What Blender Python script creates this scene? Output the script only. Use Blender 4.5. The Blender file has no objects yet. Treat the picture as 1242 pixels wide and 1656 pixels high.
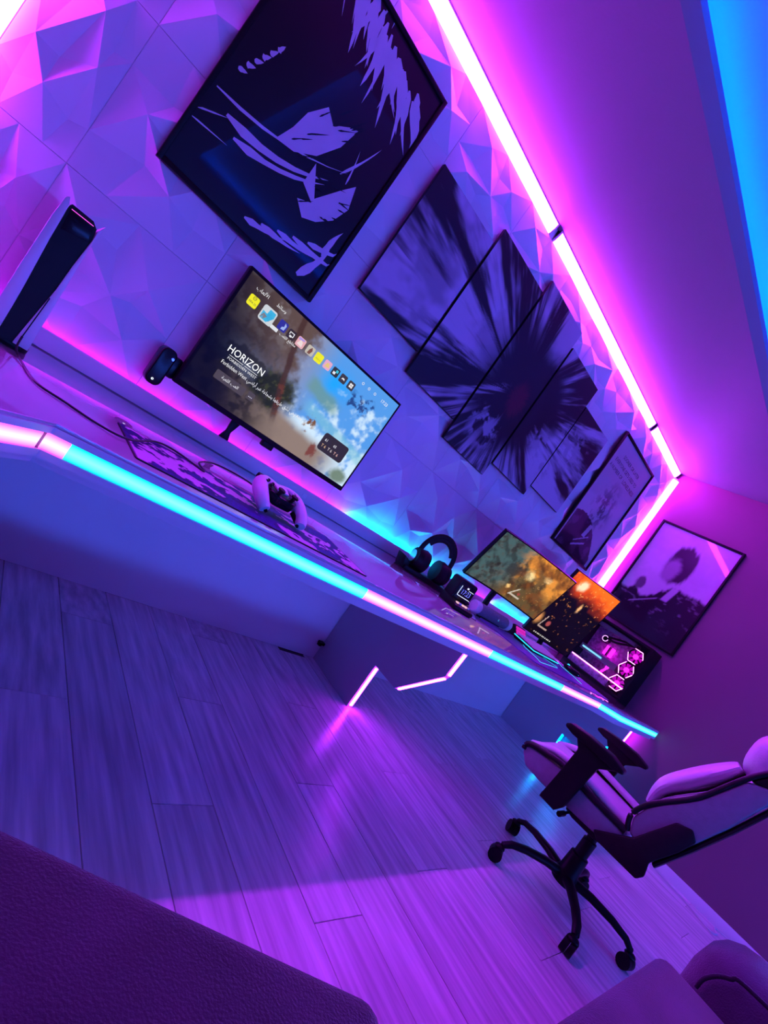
import bpy, bmesh, math, random
import numpy as np
from mathutils import Vector, Matrix
random.seed(7)
R = math.radians
SC = bpy.context.scene
COL = SC.collection

# ------------------------------------------------------------------ camera
CAM = (-4.45883549, -2.08873964, 1.01228519)
YAW, PITCH, ROLL, FPX = R(41.40707), R(-1.396996), R(35.085155), 808.0057
cd = bpy.data.cameras.new('camera')
cam = bpy.data.objects.new('camera', cd); COL.objects.link(cam)
Fv = Vector((math.sin(YAW)*math.cos(PITCH), math.cos(YAW)*math.cos(PITCH), math.sin(PITCH)))
R0 = Vector((math.cos(YAW), -math.sin(YAW), 0)); U0 = R0.cross(Fv)
Rv = R0*math.cos(ROLL)+U0*math.sin(ROLL); Uv = -R0*math.sin(ROLL)+U0*math.cos(ROLL)
M = Matrix((Rv, Uv, -Fv)).transposed().to_4x4(); M.translation = Vector(CAM)
cam.matrix_world = M
cd.sensor_fit = 'HORIZONTAL'; cd.sensor_width = 36.0; cd.lens = FPX/1242*36; cd.clip_start = .02
SC.camera = cam
# ------------------------------------------------------------------ world, exposure
W = bpy.data.worlds.new('night'); SC.world = W; W.use_nodes = True
W.node_tree.nodes['Background'].inputs[0].default_value = (.02, .004, .04, 1)
W.node_tree.nodes['Background'].inputs[1].default_value = .3
SC.view_settings.view_transform = 'Standard'; SC.view_settings.look = 'None'
SC.view_settings.gamma = 1; SC.view_settings.use_curve_mapping = False
SC.view_settings.exposure = 0.0
SC.cycles.use_denoising = True
SC.cycles.max_bounces = 8; SC.cycles.diffuse_bounces = 5; SC.cycles.glossy_bounces = 4
SC.cycles.sample_clamp_indirect = 6
# lamp colours (linear) and strengths of the place's own light sources
CEIL_C, CEIL_S = (.48, .020, 1.0), 115.0       # neon bars in the ceiling corner
COVE_C, COVE_S = (.0, .055, 1.0), 190.0         # strip hidden in the ceiling tray
VIOL_C, VIOL_S = (.42, .018, 1.0), 60.0         # leg panel strips
SKM_C, SKM_S = (.60, .0, 1.0), 12.0
WALL_C, WALL_S = (.03, .12, 1.0), 150.0      # neon tube on the wall behind the camera           # strip behind the desk skirting, magenta
SKC_C, SKC_S = (.0, .34, 1.0), 75.0           # strip behind the desk skirting, cyan

# ------------------------------------------------------------------ materials
MATS = {}
def mat(name, col, rough=.5, metal=0., var=.06, scale=8., bump=0., spec=.5, coat=0., stretch=None, sheen=0., rnd=0., bscale=None):
    if name in MATS: return MATS[name]
    m = bpy.data.materials.new(name); m.use_nodes = True; nt = m.node_tree; N = nt.nodes; L = nt.links
    p = N['Principled BSDF']
    tc = N.new('ShaderNodeTexCoord'); mp = N.new('ShaderNodeMapping'); L.new(tc.outputs['Object'], mp.inputs[0])
    if stretch: mp.inputs['Scale'].default_value = stretch
    nz = N.new('ShaderNodeTexNoise'); nz.inputs['Scale'].default_value = scale; nz.inputs['Detail'].default_value = 5
    if rnd:
        oi = N.new('ShaderNodeObjectInfo'); ml = N.new('ShaderNodeMath'); ml.operation = 'MULTIPLY'; ml.inputs[1].default_value = 37
        L.new(oi.outputs['Random'], ml.inputs[0]); cx = N.new('ShaderNodeCombineXYZ')
        for i in range(3): L.new(ml.outputs[0], cx.inputs[i])
        L.new(cx.outputs[0], mp.inputs['Location'])
    L.new(mp.outputs[0], nz.inputs['Vector'])
    cr = N.new('ShaderNodeValToRGB')
    a = [max(0, c*(1-var)) for c in col]; b = [min(1, c*(1+var)) for c in col]
    cr.color_ramp.elements[0].position = .3; cr.color_ramp.elements[1].position = .7
    cr.color_ramp.elements[0].color = (*a, 1); cr.color_ramp.elements[1].color = (*b, 1)
    L.new(nz.outputs['Fac'], cr.inputs[0])
    out = cr.outputs[0]
    if rnd:
        hs = N.new('ShaderNodeHueSaturation'); mr = N.new('ShaderNodeMapRange')
        mr.inputs['To Min'].default_value = 1-rnd; mr.inputs['To Max'].default_value = 1+rnd
        L.new(oi.outputs['Random'], mr.inputs[0]); L.new(mr.outputs[0], hs.inputs['Value']); L.new(out, hs.inputs['Color']); out = hs.outputs[0]
    L.new(out, p.inputs['Base Color'])
    p.inputs['Roughness'].default_value = rough; p.inputs['Metallic'].default_value = metal
    p.inputs['Specular IOR Level'].default_value = spec; p.inputs['Coat Weight'].default_value = coat
    p.inputs['Coat Roughness'].default_value = .04
    if sheen: p.inputs['Sheen Weight'].default_value = sheen; p.inputs['Sheen Roughness'].default_value = .4
    if bump:
        b2 = nz
        if bscale:
            b2 = N.new('ShaderNodeTexNoise'); b2.inputs['Scale'].default_value = bscale; b2.inputs['Detail'].default_value = 3
            L.new(mp.outputs[0], b2.inputs['Vector'])
        bp = N.new('ShaderNodeBump'); bp.inputs['Strength'].default_value = bump; bp.inputs['Distance'].default_value = .01
        L.new(b2.outputs['Fac'], bp.inputs['Height']); L.new(bp.outputs[0], p.inputs['Normal'])
    MATS[name] = m; return m
def emit(name, col, s, dark=.02):
    if name in MATS: return MATS[name]
    m = bpy.data.materials.new(name); m.use_nodes = True; p = m.node_tree.nodes['Principled BSDF']; p.inputs['Specular IOR Level'].default_value = .08
    p.inputs['Base Color'].default_value = (*[dark]*3, 1); p.inputs['Roughness'].default_value = .35
    p.inputs['Emission Color'].default_value = (*col, 1); p.inputs['Emission Strength'].default_value = s
    MATS[name] = m; return m
def picture(name, glow=0., rough=.3, coat=0., spec=.5):
    if name in MATS: return MATS[name]
    m = bpy.data.materials.new(name); m.use_nodes = True; nt = m.node_tree; p = nt.nodes['Principled BSDF']
    at = nt.nodes.new('ShaderNodeAttribute'); at.attribute_name = 'Col'
    if glow:
        p.inputs['Base Color'].default_value = (.01, .01, .01, 1)
        nt.links.new(at.outputs['Color'], p.inputs['Emission Color']); p.inputs['Emission Strength'].default_value = glow
    else: nt.links.new(at.outputs['Color'], p.inputs['Base Color'])
    p.inputs['Roughness'].default_value = rough; p.inputs['Coat Weight'].default_value = coat; p.inputs['Coat Roughness'].default_value = .03
    p.inputs['Specular IOR Level'].default_value = spec
    MATS[name] = m; return m
def glass(name, col=(.9, .9, .95), alpha=.12):
    m = bpy.data.materials.new(name); m.use_nodes = True; p = m.node_tree.nodes['Principled BSDF']
    p.inputs['Base Color'].default_value = (*col, 1); p.inputs['Roughness'].default_value = .02
    p.inputs['Alpha'].default_value = alpha; return m

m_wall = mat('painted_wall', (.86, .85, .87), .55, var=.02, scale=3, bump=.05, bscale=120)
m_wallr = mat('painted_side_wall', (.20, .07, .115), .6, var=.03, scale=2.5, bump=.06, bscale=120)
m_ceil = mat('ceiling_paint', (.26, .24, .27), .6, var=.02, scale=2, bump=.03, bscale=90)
m_panel = mat('white_relief_panel', (.80, .79, .82), .42, var=.02, scale=5)
m_plank = mat('grey_laminate', (.72, .63, .67), .30, var=.30, scale=5, stretch=(8, .5, 8), rnd=.07, bump=.05, spec=.32)
m_sub = mat('subfloor', (.05, .045, .05), .8)
m_trim = mat('white_trim', (.72, .71, .74), .4, var=.02)
m_desk = mat('white_gloss_desktop', (.55, .53, .57), .05, var=.015, scale=3, spec=1.0, coat=1.0)
m_desk.node_tree.nodes['Principled BSDF'].inputs['Coat IOR'].default_value = 1.9; m_desk.node_tree.nodes['Principled BSDF'].inputs['Coat Roughness'].default_value = .012
m_deskedge = mat('white_desk_edge', (.70, .69, .74), .35, var=.02)
m_chan = mat('dark_channel', (.10, .08, .14), .5)
m_legp = mat('desk_leg_board', (.46, .45, .50), .5, var=.03, scale=4)
m_black = mat('black_plastic', (.009, .006, .007), .42, var=.2, scale=30, spec=.16)
m_blackg = mat('black_gloss', (.008, .007, .009), .25, var=.2, scale=20, spec=.2)
m_frame = mat('black_frame', (.008, .005, .006), .45, spec=.15, var=.3, scale=25, stretch=(1, 1, 6))
m_white = mat('white_plastic', (.78, .78, .80), .35, var=.02)
m_grey = mat('grey_fabric', (.27, .26, .28), .9, var=.2, scale=140, bump=.4, bscale=300)
m_chrome = mat('chrome', (.75, .75, .78), .12, metal=1, var=.02)
m_alu = mat('aluminium', (.55, .55, .58), .3, metal=1, var=.04, scale=30)
m_cw = mat('white_leatherette', (.66, .63, .67), .42, var=.04, scale=40, bump=.15, bscale=160)
m_cg = mat('grey_leatherette', (.20, .21, .22), .5, var=.06, scale=40, bump=.15, bscale=160)
m_cb = mat('black_leatherette', (.012, .007, .009), .5, spec=.2, var=.2, scale=40, bump=.15, bscale=160)
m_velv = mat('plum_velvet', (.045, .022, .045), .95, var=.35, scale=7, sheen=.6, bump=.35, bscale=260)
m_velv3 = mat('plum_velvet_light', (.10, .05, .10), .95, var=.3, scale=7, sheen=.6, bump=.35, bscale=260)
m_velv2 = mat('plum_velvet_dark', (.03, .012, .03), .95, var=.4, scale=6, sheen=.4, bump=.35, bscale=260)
m_cable = mat('cable_rubber', (.02, .018, .02), .5)
m_cablew = mat('white_cable', (.6, .58, .62), .5)
def barlight(name, core, edge, s):
    m = emit(name, edge, s); nt = m.node_tree; N = nt.nodes; L = nt.links; p = N['Principled BSDF']
    tc = N.new('ShaderNodeTexCoord'); sx = N.new('ShaderNodeSeparateXYZ'); L.new(tc.outputs['Object'], sx.inputs[0])
    a = N.new('ShaderNodeMath'); a.operation = 'SUBTRACT'; a.inputs[1].default_value = .7245; L.new(sx.outputs[2], a.inputs[0])
    b = N.new('ShaderNodeMath'); b.operation = 'ABSOLUTE'; L.new(a.outputs[0], b.inputs[0])
    cr = N.new('ShaderNodeValToRGB'); cr.color_ramp.elements[0].color = (*core, 1); cr.color_ramp.elements[1].color = (*edge, 1)
    mr = N.new('ShaderNodeMapRange'); mr.inputs['From Min'].default_value = .001; mr.inputs['From Max'].default_value = .016; L.new(b.outputs[0], mr.inputs[0]); L.new(mr.outputs[0], cr.inputs[0])
    L.new(cr.outputs[0], p.inputs['Emission Color']); return m
m_ceilbar = emit('ceiling_neon', CEIL_C, CEIL_S)
m_cove = emit('cove_strip_light', COVE_C, COVE_S)
m_pink = barlight('pink_led', (1., .40, .95), (1., .08, .85), 2.8)
m_cyan = barlight('cyan_led', (.14, .9, .9), (.0, .62, .80), 2.2)
m_viol = emit('violet_led', VIOL_C, VIOL_S)
m_skm = emit('skirting_magenta', SKM_C, SKM_S)
m_skc = emit('skirting_cyan', SKC_C, SKC_S)

# ------------------------------------------------------------------ mesh helpers
class MB:
    def __init__(s): s.v = []; s.f = []
    def add(s, v, f):
        o = len(s.v); s.v += [tuple(x) for x in v]; s.f += [tuple(i+o for i in q) for q in f]; return s
    def box(s, c, d, rot=None):
        x, y, z = d[0]/2, d[1]/2, d[2]/2
        vs = [Vector((i*x, j*y, k*z)) for i in (-1, 1) for j in (-1, 1) for k in (-1, 1)]
        if rot: vs = [rot @ q for q in vs]
        vs = [q+Vector(c) for q in vs]
        return s.add(vs, [(0, 1, 3, 2), (4, 6, 7, 5), (0, 4, 5, 1), (2, 3, 7, 6), (0, 2, 6, 4), (1, 5, 7, 3)])
    def bx(s, x0, x1, y0, y1, z0, z1): return s.box(((x0+x1)/2, (y0+y1)/2, (z0+z1)/2), (abs(x1-x0), abs(y1-y0), abs(z1-z0)))
    def prism(s, poly, axis, a0, a1):
        n = len(poly); mk = {'x': lambda p, a: (a, p[0], p[1]), 'y': lambda p, a: (p[0], a, p[1]), 'z': lambda p, a: (p[0], p[1], a)}[axis]
        vs = [mk(p, a0) for p in poly]+[mk(p, a1) for p in poly]
        fs = [tuple(range(n))[::-1], tuple(range(n, 2*n))]+[(i, (i+1) % n, n+(i+1) % n, n+i) for i in range(n)]
        return s.add(vs, fs)
    def tube(s, path, r, n=10, sq=(1, 1), up=(0, 0, 1), caps=True):
        P = [Vector(p) for p in path]; k = len(P)
        rs = r if isinstance(r, (list, tuple)) else [r]*k
        vs = []; upv = Vector(up)
        for i, p in enumerate(P):
            t = (P[min(i+1, k-1)]-P[max(i-1, 0)]).normalized()
            a = t.cross(upv)
            if a.length < 1e-4: a = t.cross(Vector((1, 0, 0)))
            a.normalize(); b = a.cross(t).normalized()
            rr = rs[i]; ra, rb = rr if isinstance(rr, (list, tuple)) else (rr*sq[0], rr*sq[1])
            for j in range(n):
                th = 2*math.pi*(j+.5)/n; vs.append(p+a*math.cos(th)*ra+b*math.sin(th)*rb)
        fs = [(i*n+j, i*n+(j+1) % n, (i+1)*n+(j+1) % n, (i+1)*n+j) for i in range(k-1) for j in range(n)]
        if caps: fs += [tuple(range(n))[::-1], tuple(range((k-1)*n, k*n))]
        return s.add(vs, fs)
    def lathe(s, prof, c=(0, 0, 0), axis='z', n=20):
        ax = {'z': lambda r, h, t: (r*math.cos(t), r*math.sin(t), h), 'x': lambda r, h, t: (h, r*math.cos(t), r*math.sin(t)), 'y': lambda r, h, t: (r*math.cos(t), h, r*math.sin(t))}[axis]
        vs = [Vector(ax(max(r, 1e-4), h, 2*math.pi*j/n))+Vector(c) for r, h in prof for j in range(n)]
        k = len(prof)
        fs = [(i*n+j, i*n+(j+1) % n, (i+1)*n+(j+1) % n, (i+1)*n+j) for i in range(k-1) for j in range(n)]
        if k >= 4 and abs(prof[0][1]-prof[-1][1]) < 1e-6: fs += [((k-1)*n+j, (k-1)*n+(j+1) % n, (j+1) % n, j) for j in range(n)]   # closed ring
        else: fs += [tuple(range(n))[::-1], tuple(range((k-1)*n, k*n))]
        return s.add(vs, fs)
    def ell(s, c, r, n=20, m=12, e=1.0):
        f = lambda v: math.copysign(abs(v)**e, v)
        prof = []
        vs = []
        for i in range(1, m):
            ph = math.pi*i/m-math.pi/2
            for j in range(n):
                th = 2*math.pi*j/n
                vs.append((c[0]+r[0]*f(math.cos(ph))*f(math.cos(th)), c[1]+r[1]*f(math.cos(ph))*f(math.sin(th)), c[2]+r[2]*f(math.sin(ph))))
        fs = [(i*n+j, i*n+(j+1) % n, (i+1)*n+(j+1) % n, (i+1)*n+j) for i in range(m-2) for j in range(n)]
        b = len(vs); vs += [(c[0], c[1], c[2]-r[2]), (c[0], c[1], c[2]+r[2])]
        fs += [(b, (j+1) % n, j) for j in range(n)]+[(b+1, (m-2)*n+j, (m-2)*n+(j+1) % n) for j in range(n)]
        return s.add(vs, fs)
    def build(s, name, m, parent=None, bevel=0, seg=2, smooth=None, kind=None, subdiv=0):
        me = bpy.data.meshes.new(name); me.from_pydata(s.v, [], s.f)
        bm = bmesh.new(); bm.from_mesh(me)
        bmesh.ops.recalc_face_normals(bm, faces=bm.faces)
        if bevel:
            ed = [e for e in bm.edges if len(e.link_faces) == 2 and e.calc_face_angle() > .4]
            bmesh.ops.bevel(bm, geom=ed, offset=bevel, segments=seg, profile=.5, affect='EDGES', clamp_overlap=True)
        bm.to_mesh(me); bm.free()
        if smooth or bevel:
            me.polygons.foreach_set('use_smooth', [True]*len(me.polygons)); me.set_sharp_from_angle(angle=R(smooth or 40))
        if m: me.materials.append(m)
        o = bpy.data.objects.new(name, me); COL.objects.link(o)
        if parent: o.parent = parent
        if kind: o['kind'] = kind
        return o
def tag(o, label, cat, group=None):
    o['label'] = label; o['category'] = cat
    if group: o['group'] = group
    return o
def thing(name, label, cat, loc=(0, 0, 0), rot=(0, 0, 0), group=None):
    o = bpy.data.objects.new(name, None); COL.objects.link(o); o.location = loc; o.rotation_euler = rot
    o.empty_display_size = .1
    return tag(o, label, cat, group)
def struct(o): o['kind'] = 'structure'; return o
def rpoly(x0, x1, y0, y1, r, n=4):
    out = []
    for cx, cy, a in ((x1-r, y1-r, 0), (x0+r, y1-r, 90), (x0+r, y0+r, 180), (x1-r, y0+r, 270)):
        for i in range(n+1): t = R(a+90*i/n); out.append((cx+r*math.cos(t), cy+r*math.sin(t)))
    return out
def spline(pts, n=8):
    P = [Vector(p) for p in pts]; out = []
    for i in range(len(P)-1):
        p0, p1, p2, p3 = P[max(i-1, 0)], P[i], P[i+1], P[min(i+2, len(P)-1)]
        for k in range(n):
            t = k/n; out.append(.5*((2*p1)+(p2-p0)*t+(2*p0-5*p1+4*p2-p3)*t*t+(3*p1-p0-3*p2+p3)*t**3))
    return out+[P[-1]]
def text(body, size, m, parent, loc, rot=(0, 0, 0), align='CENTER', name='lettering', width=1., depth=0.):
    c = bpy.data.curves.new('txt', 'FONT'); c.body = body; c.size = size; c.align_x = align; c.align_y = 'CENTER'; c.resolution_u = 2
    c.extrude = depth
    o = bpy.data.objects.new('txt', c); COL.objects.link(o)
    bpy.context.view_layer.update()
    me = bpy.data.meshes.new_from_object(o); bpy.data.objects.remove(o); bpy.data.curves.remove(c)
    me.materials.clear(); me.materials.append(m)
    q = bpy.data.objects.new(name, me); COL.objects.link(q); q.parent = parent; q.location = loc; q.rotation_euler = rot; q.scale = (width, 1, 1)
    return q
# Arabic letters joined by presentation forms, written out left to right
AR = {'ا': (0xFE8D, 2), 'أ': (0xFE83, 2), 'إ': (0xFE87, 2), 'ب': (0xFE8F, 4), 'ة': (0xFE93, 2), 'ت': (0xFE95, 4), 'ج': (0xFE9D, 4), 'ر': (0xFEAD, 2), 'س': (0xFEB1, 4), 'ش': (0xFEB5, 4),
      'ض': (0xFEBD, 4), 'ط': (0xFEC1, 4), 'ع': (0xFEC9, 4), 'ق': (0xFED5, 4), 'ل': (0xFEDD, 4), 'م': (0xFEE1, 4), 'ن': (0xFEE5, 4), 'ه': (0xFEE9, 4), 'و': (0xFEED, 2), 'ى': (0xFEEF, 2), 'ي': (0xFEF1, 4), 'ئ': (0xFE89, 4)}
def arabic(s):
    out = []
    for w in s.split(' '):
        if ord(w[0]) < 128: out.append(w); continue
        r = ''; w = w.replace('لأ', 'L').replace('لا', 'M')
        AA = dict(AR); AA['L'] = (0xFEF7, 2); AA['M'] = (0xFEFB, 2)
        for i, ch in enumerate(w):
            b, n = AA[ch]; prev = i > 0 and AA[w[i-1]][1] == 4; nxt = i < len(w)-1
            k = (3 if (prev and nxt and n == 4) else 2 if (nxt and n == 4) else 1 if prev else 0)
            r += chr(b+k)
        out.append(r[::-1])
    return ' '.join(out[::-1])
# ------------------------------------------------------------------ painted pictures (flat prints and screens), computed per vertex
def fbm(x, y, seed, oct=4):
    rs = np.random.RandomState(seed); tot = np.zeros_like(x); amp = 1.; s = 0.
    for o in range(oct):
        g = rs.rand(64, 64); xi = np.floor(x).astype(int); yi = np.floor(y).astype(int); fx = x-xi; fy = y-yi
        fx = fx*fx*(3-2*fx); fy = fy*fy*(3-2*fy)
        a = g[yi % 64, xi % 64]; b = g[yi % 64, (xi+1) % 64]; c = g[(yi+1) % 64, xi % 64]; d = g[(yi+1) % 64, (xi+1) % 64]
        tot += amp*((a*(1-fx)+b*fx)*(1-fy)+(c*(1-fx)+d*fx)*fy); s += amp; amp *= .55; x = x*2.03+7.1; y = y*2.03+3.7
    return tot/s
def ss(a, b, x): t = np.clip((x-a)/(b-a), 0, 1); return t*t*(3-2*t)
def lay(img, col, a): return img*(1-a[..., None])+np.array(col)*a[..., None]
def picgrid(name, fn, w, h, nx, ny, m, parent, fpos):
    """grid mesh w x h metres, coloured by fn(u,v); fpos(u,v)->local position"""
    u, v = np.meshgrid(np.linspace(0, 1, nx), np.linspace(0, 1, ny)); img = np.clip(fn(u, v), 0, 1)
    vs = [fpos(a, b) for a, b in zip(u.ravel(), v.ravel())]
    fs = [(j*nx+i, j*nx+i+1, (j+1)*nx+i+1, (j+1)*nx+i) for j in range(ny-1) for i in range(nx-1)]
    me = bpy.data.meshes.new(name); me.from_pydata(vs, [], fs)
    ca = me.color_attributes.new('Col', 'FLOAT_COLOR', 'POINT')
    rgba = np.ones((nx*ny, 4), np.float32); rgba[:, :3] = img.reshape(-1, 3); ca.data.foreach_set('color', rgba.ravel())
    me.polygons.foreach_set('use_smooth', [True]*len(me.polygons)); me.materials.append(m)
    o = bpy.data.objects.new(name, me); COL.objects.link(o); o.parent = parent; return o

# ================================================================== THE ROOM
XL, YF, H = -4.8, -5.2, 2.70
fl = struct(MB().bx(XL, 0, YF, 0, -.05, -.004).build('floor', m_sub))
pw, pl = .192, 1.30
pm = MB().bx(-pw/2+.0008, pw/2-.0008, -pl/2+.0008, pl/2-.0008, -.012, 0).build('plank', m_plank, fl, bevel=.0012, seg=1)
first = True
for i in range(25):
    off = (i*.47) % pl
    for j in range(5):
        y1 = min(0, off-j*pl); y0 = max(YF, off-(j+1)*pl)
        if y1-y0 < .06: continue
        o = pm if first else pm.copy()
        if not first: COL.objects.link(o)
        first = False
        o.parent = fl; o.location = (XL+pw*(i+.5), (y0+y1)/2, 0); o.scale = (1, (y1-y0)/pl, 1)

wb = struct(MB().bx(XL, 0, 0, .1, 0, 2.95).build('wall_back', m_wall))
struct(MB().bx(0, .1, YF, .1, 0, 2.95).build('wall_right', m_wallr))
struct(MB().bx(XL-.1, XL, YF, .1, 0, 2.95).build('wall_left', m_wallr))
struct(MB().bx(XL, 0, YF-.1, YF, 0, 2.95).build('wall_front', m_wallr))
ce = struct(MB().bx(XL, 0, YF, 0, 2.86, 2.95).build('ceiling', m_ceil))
RX0, RX1, RY0, RY1 = -3.80, -1.0, -4.30, -.90          # the tray opening
for nm, b in (('soffit', (XL, 0, RY1+.04, 0)), ('soffit', (XL, 0, YF, RY0-.04)), ('soffit', (XL, RX0-.04, RY0-.04, RY1+.04)), ('soffit', (RX1+.04, 0, RY0-.04, RY1+.04))):
    MB().bx(b[0], b[1], b[2], b[3], H, H+.035).build(nm, m_ceil, ce)
def lip(p, q, inward):                                   # sloping moulding around the tray
    (x0, y0), (x1, y1) = p, q; ix, iy = inward
    g = .04
    vs = []
    for (x, y) in (p, q):
        vs += [(x-ix*g, y-iy*g, H), (x, y, H+.022), (x, y, H+.05), (x-ix*g, y-iy*g, H+.05)]
    MB().add(vs, [(0, 1, 2, 3), (4, 7, 6, 5), (0, 4, 5, 1), (1, 5, 6, 2), (2, 6, 7, 3), (3, 7, 4, 0)]).build('lip_moulding', m_ceil, ce)
lip((RX0-.04, RY1), (RX1+.04, RY1), (0, -1)); lip((RX0-.04, RY0), (RX1+.04, RY0), (0, 1))
lip((RX0, RY0-.04), (RX0, RY1+.04), (1, 0)); lip((RX1, RY0-.04), (RX1, RY1+.04), (-1, 0))
for nm, b in (('back', (RX0-.1, RX1+.1, RY1+.08, RY1+.10)), ('front', (RX0-.1, RX1+.1, RY0-.10, RY0-.08)), ('left', (RX0-.10, RX0-.08, RY0, RY1)), ('right', (RX1+.08, RX1+.10, RY0, RY1))):
    o = MB().bx(b[0], b[1], b[2], b[3], H+.052, H+.066).build('cove_light_strip', m_cove)
    tag(o, {'back': 'blue light strip hidden in the ceiling tray along the side nearest the desk', 'front': 'blue light strip hidden in the ceiling tray on the side away from the desk',
            'left': 'blue light strip hidden in the ceiling tray on the console side', 'right': 'blue light strip hidden in the ceiling tray on the chair side'}[nm], 'light strip', 'strips in the ceiling tray')
struct(MB().bx(-.014, 0, YF, -1.05, 0, .07).build('baseboard_right', m_trim, bevel=.004))
struct(MB().bx(XL, XL+.014, YF, -1.15, 0, .07).build('baseboard_left', m_trim, bevel=.004))

# relief panels on the back wall: 50 cm squares of folded triangles, four castings
def panel_mesh(seed, top=.5):
    rs = random.Random(seed); e = random.Random(99); n = 4; g = .5/n
    ej = [0]+[e.uniform(-.02, .02) for _ in range(n-1)]+[0]; eh = [.004]+[e.choice((.004, .022, .010)) for _ in range(n-1)]+[.004]
    P = {}
    for i in range(n+1):
        for j in range(n+1):
            x, z, h = i*g, j*g, 0
            if i in (0, n) and j in (0, n): h = .006
            elif i in (0, n): z += ej[j]; h = eh[j]
            elif j in (0, n): x += ej[i]; h = eh[i]
            else:
                x += rs.uniform(-.038, .038); z += rs.uniform(-.038, .038)
                h = rs.uniform(.024, .036) if (i+j+seed) % 2 else rs.uniform(.0, .010)
            P[i, j] = [x, -h*1.05-.004, z]
    s = .4985/.5
    for p in P.values(): p[0] = (p[0]-.25)*s; p[2] = (p[2]-.25)*s
    b = MB(); idx = {k: q for q, k in enumerate(P)}
    vs = [P[k] for k in P]; fs = []
    for i in range(n):
        for j in range(n):
            a, c, d, f = idx[i, j], idx[i+1, j], idx[i+1, j+1], idx[i, j+1]
            if (i+j+seed) % 2: fs += [(a, c, d), (a, d, f)]
            else: fs += [(a, c, f), (c, d, f)]
    # rim back to the wall
    ring = [(i, 0) for i in range(n)]+[(n, j) for j in range(n)]+[(i, n) for i in range(n, 0, -1)]+[(0, j) for j in range(n, 0, -1)]
    o = len(vs); vs += [[P[k][0], 0, P[k][2]] for k in ring]
    for q in range(len(ring)): fs.append((idx[ring[q]], o+q, o+(q+1) % len(ring), idx[ring[(q+1) % len(ring)]]))
    me = bpy.data.meshes.new('wall_panel'); me.from_pydata(vs, [], fs); me.materials.append(m_panel); return me
pms = [panel_mesh(s) for s in (1, 2, 3, 4, 6)]
k = 0
for r in range(4):
    z0 = .79+.5*r; zt = min(z0+.5, H-.063)
    for c in range(10):
        x0 = XL+.02+.5*c-.22; 
        xa, xb = max(x0, XL+.052), min(x0+.5, -.052)
        me = pms[(c*2+r*3+(c*r) % 3) % 5]
        o = bpy.data.objects.new('wall_panel', me); COL.objects.link(o); o.parent = wb
        o.location = ((xa+xb)/2, 0, (z0+zt)/2); o.scale = ((xb-xa)/.5, 1, (zt-z0)/.5)

# skirting between wall and desk, hiding a light strip
DZ = .765
sk = struct(MB().bx(XL, 0, -.062, -.05, DZ, .828).build('trim_1', m_trim, bevel=.002))
tag(thing('skirting_light', 'light strip tucked behind the desk skirting, magenta and cyan stretches', 'light strip', (-2.4, -.044, .80)), 'light strip tucked behind the desk skirting, magenta and cyan stretches', 'light strip')
skl = bpy.data.objects['skirting_light']
for a, b, m in ((-4.78, -2.84, m_skm), (-2.84, -1.62, m_skc), (-1.62, -1.25, m_skm), (-1.25, -.05, m_skc)):
    MB().bx(a+2.4, b+2.4, -.004, .004, -.006, .006).build('light_tape', m, skl)
MB().bx(-3.16, -3.135, -.0645, -.0622, .785, .808).build('socket_plate', m_white, sk)

# ------------------------------------------------------------------ neon bars
def neon(p, q, label, face, s=.062, m=None, lean=False):
    """corner profile: opaque back housing, bowed diffuser facing into the room; face = the two room-side axes"""
    p, q = Vector(p), Vector(q); t = thing('neon_bar', label, 'neon light', p, group='neon bars in the room corners')
    d = q-p; n = d.normalized(); e1, e2 = Vector(face[0]), Vector(face[1])
    def ring(pts, a): return [n*a+e1*u+e2*w for u, w in pts]
    K = 7; arc = [(s*.97*math.cos(R(90*i/K))**.8, s*.97*math.sin(R(90*i/K))**.8) if 0 < i < K else ((s*.97, .004) if i == 0 else (.004, s*.97)) for i in range(K+1)]
    if lean: arc = [(.004, s), (.012, s*.86), (.019, s*.62), (.026, s*.36), (.030, .004)]      # mostly facing the room
    L = d.length; vs = ring(arc, .012)+ring(arc, L-.012); c = len(arc)
    MB().add(vs, [(i, i+1, c+i+1, c+i) for i in range(c-1)]+[tuple(range(c)), tuple(range(c, 2*c))]+[(0, c-1, 2*c-1, c)]).build('diffuser', m or m_ceilbar, t, smooth=60)
    hs_ = [(0, 0), (s, 0), (s, .003), (.003, s), (0, s)] if not lean else [(0, 0), (.031, 0), (.031, .003), (.003, s), (0, s)]
    vs = ring(hs_, .0)+ring(hs_, L); MB().add(vs, [(0, 1, 2, 3, 4), (9, 8, 7, 6, 5)]+[(i, (i+1) % 5, 5+(i+1) % 5, 5+i) for i in range(5)]).build('housing', m_white, t)
    ec = [(0, 0)]+[(u*1.03, w*1.03) for u, w in arc]; k = len(ec)
    for a0 in (0., L-.012):
        vs = ring(ec, a0)+ring(ec, a0+.012); MB().add(vs, [tuple(range(k)), tuple(range(k, 2*k))]+[(i, (i+1) % k, k+(i+1) % k, k+i) for i in range(k)]).build('end_cap', m_white, t)
yb, zb = -.001, H-.001
FH = ((0, -1, 0), (0, 0, -1)); m_leftbar = emit('left_neon', CEIL_C, CEIL_S*.5)
neon((XL+.05, yb, zb), (-2.79, yb, zb), 'neon bar under the ceiling above the largest framed poster', FH, lean=True)
neon((-2.755, yb, zb), (-.86, yb, zb), 'neon bar under the ceiling above the split canvas picture', FH, lean=True)
neon((-.83, yb, zb), (-.03, yb, zb), 'short neon bar under the ceiling running into the far corner', FH, lean=True)
m_rightbar = emit('right_neon', CEIL_C, CEIL_S*.6)
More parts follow.
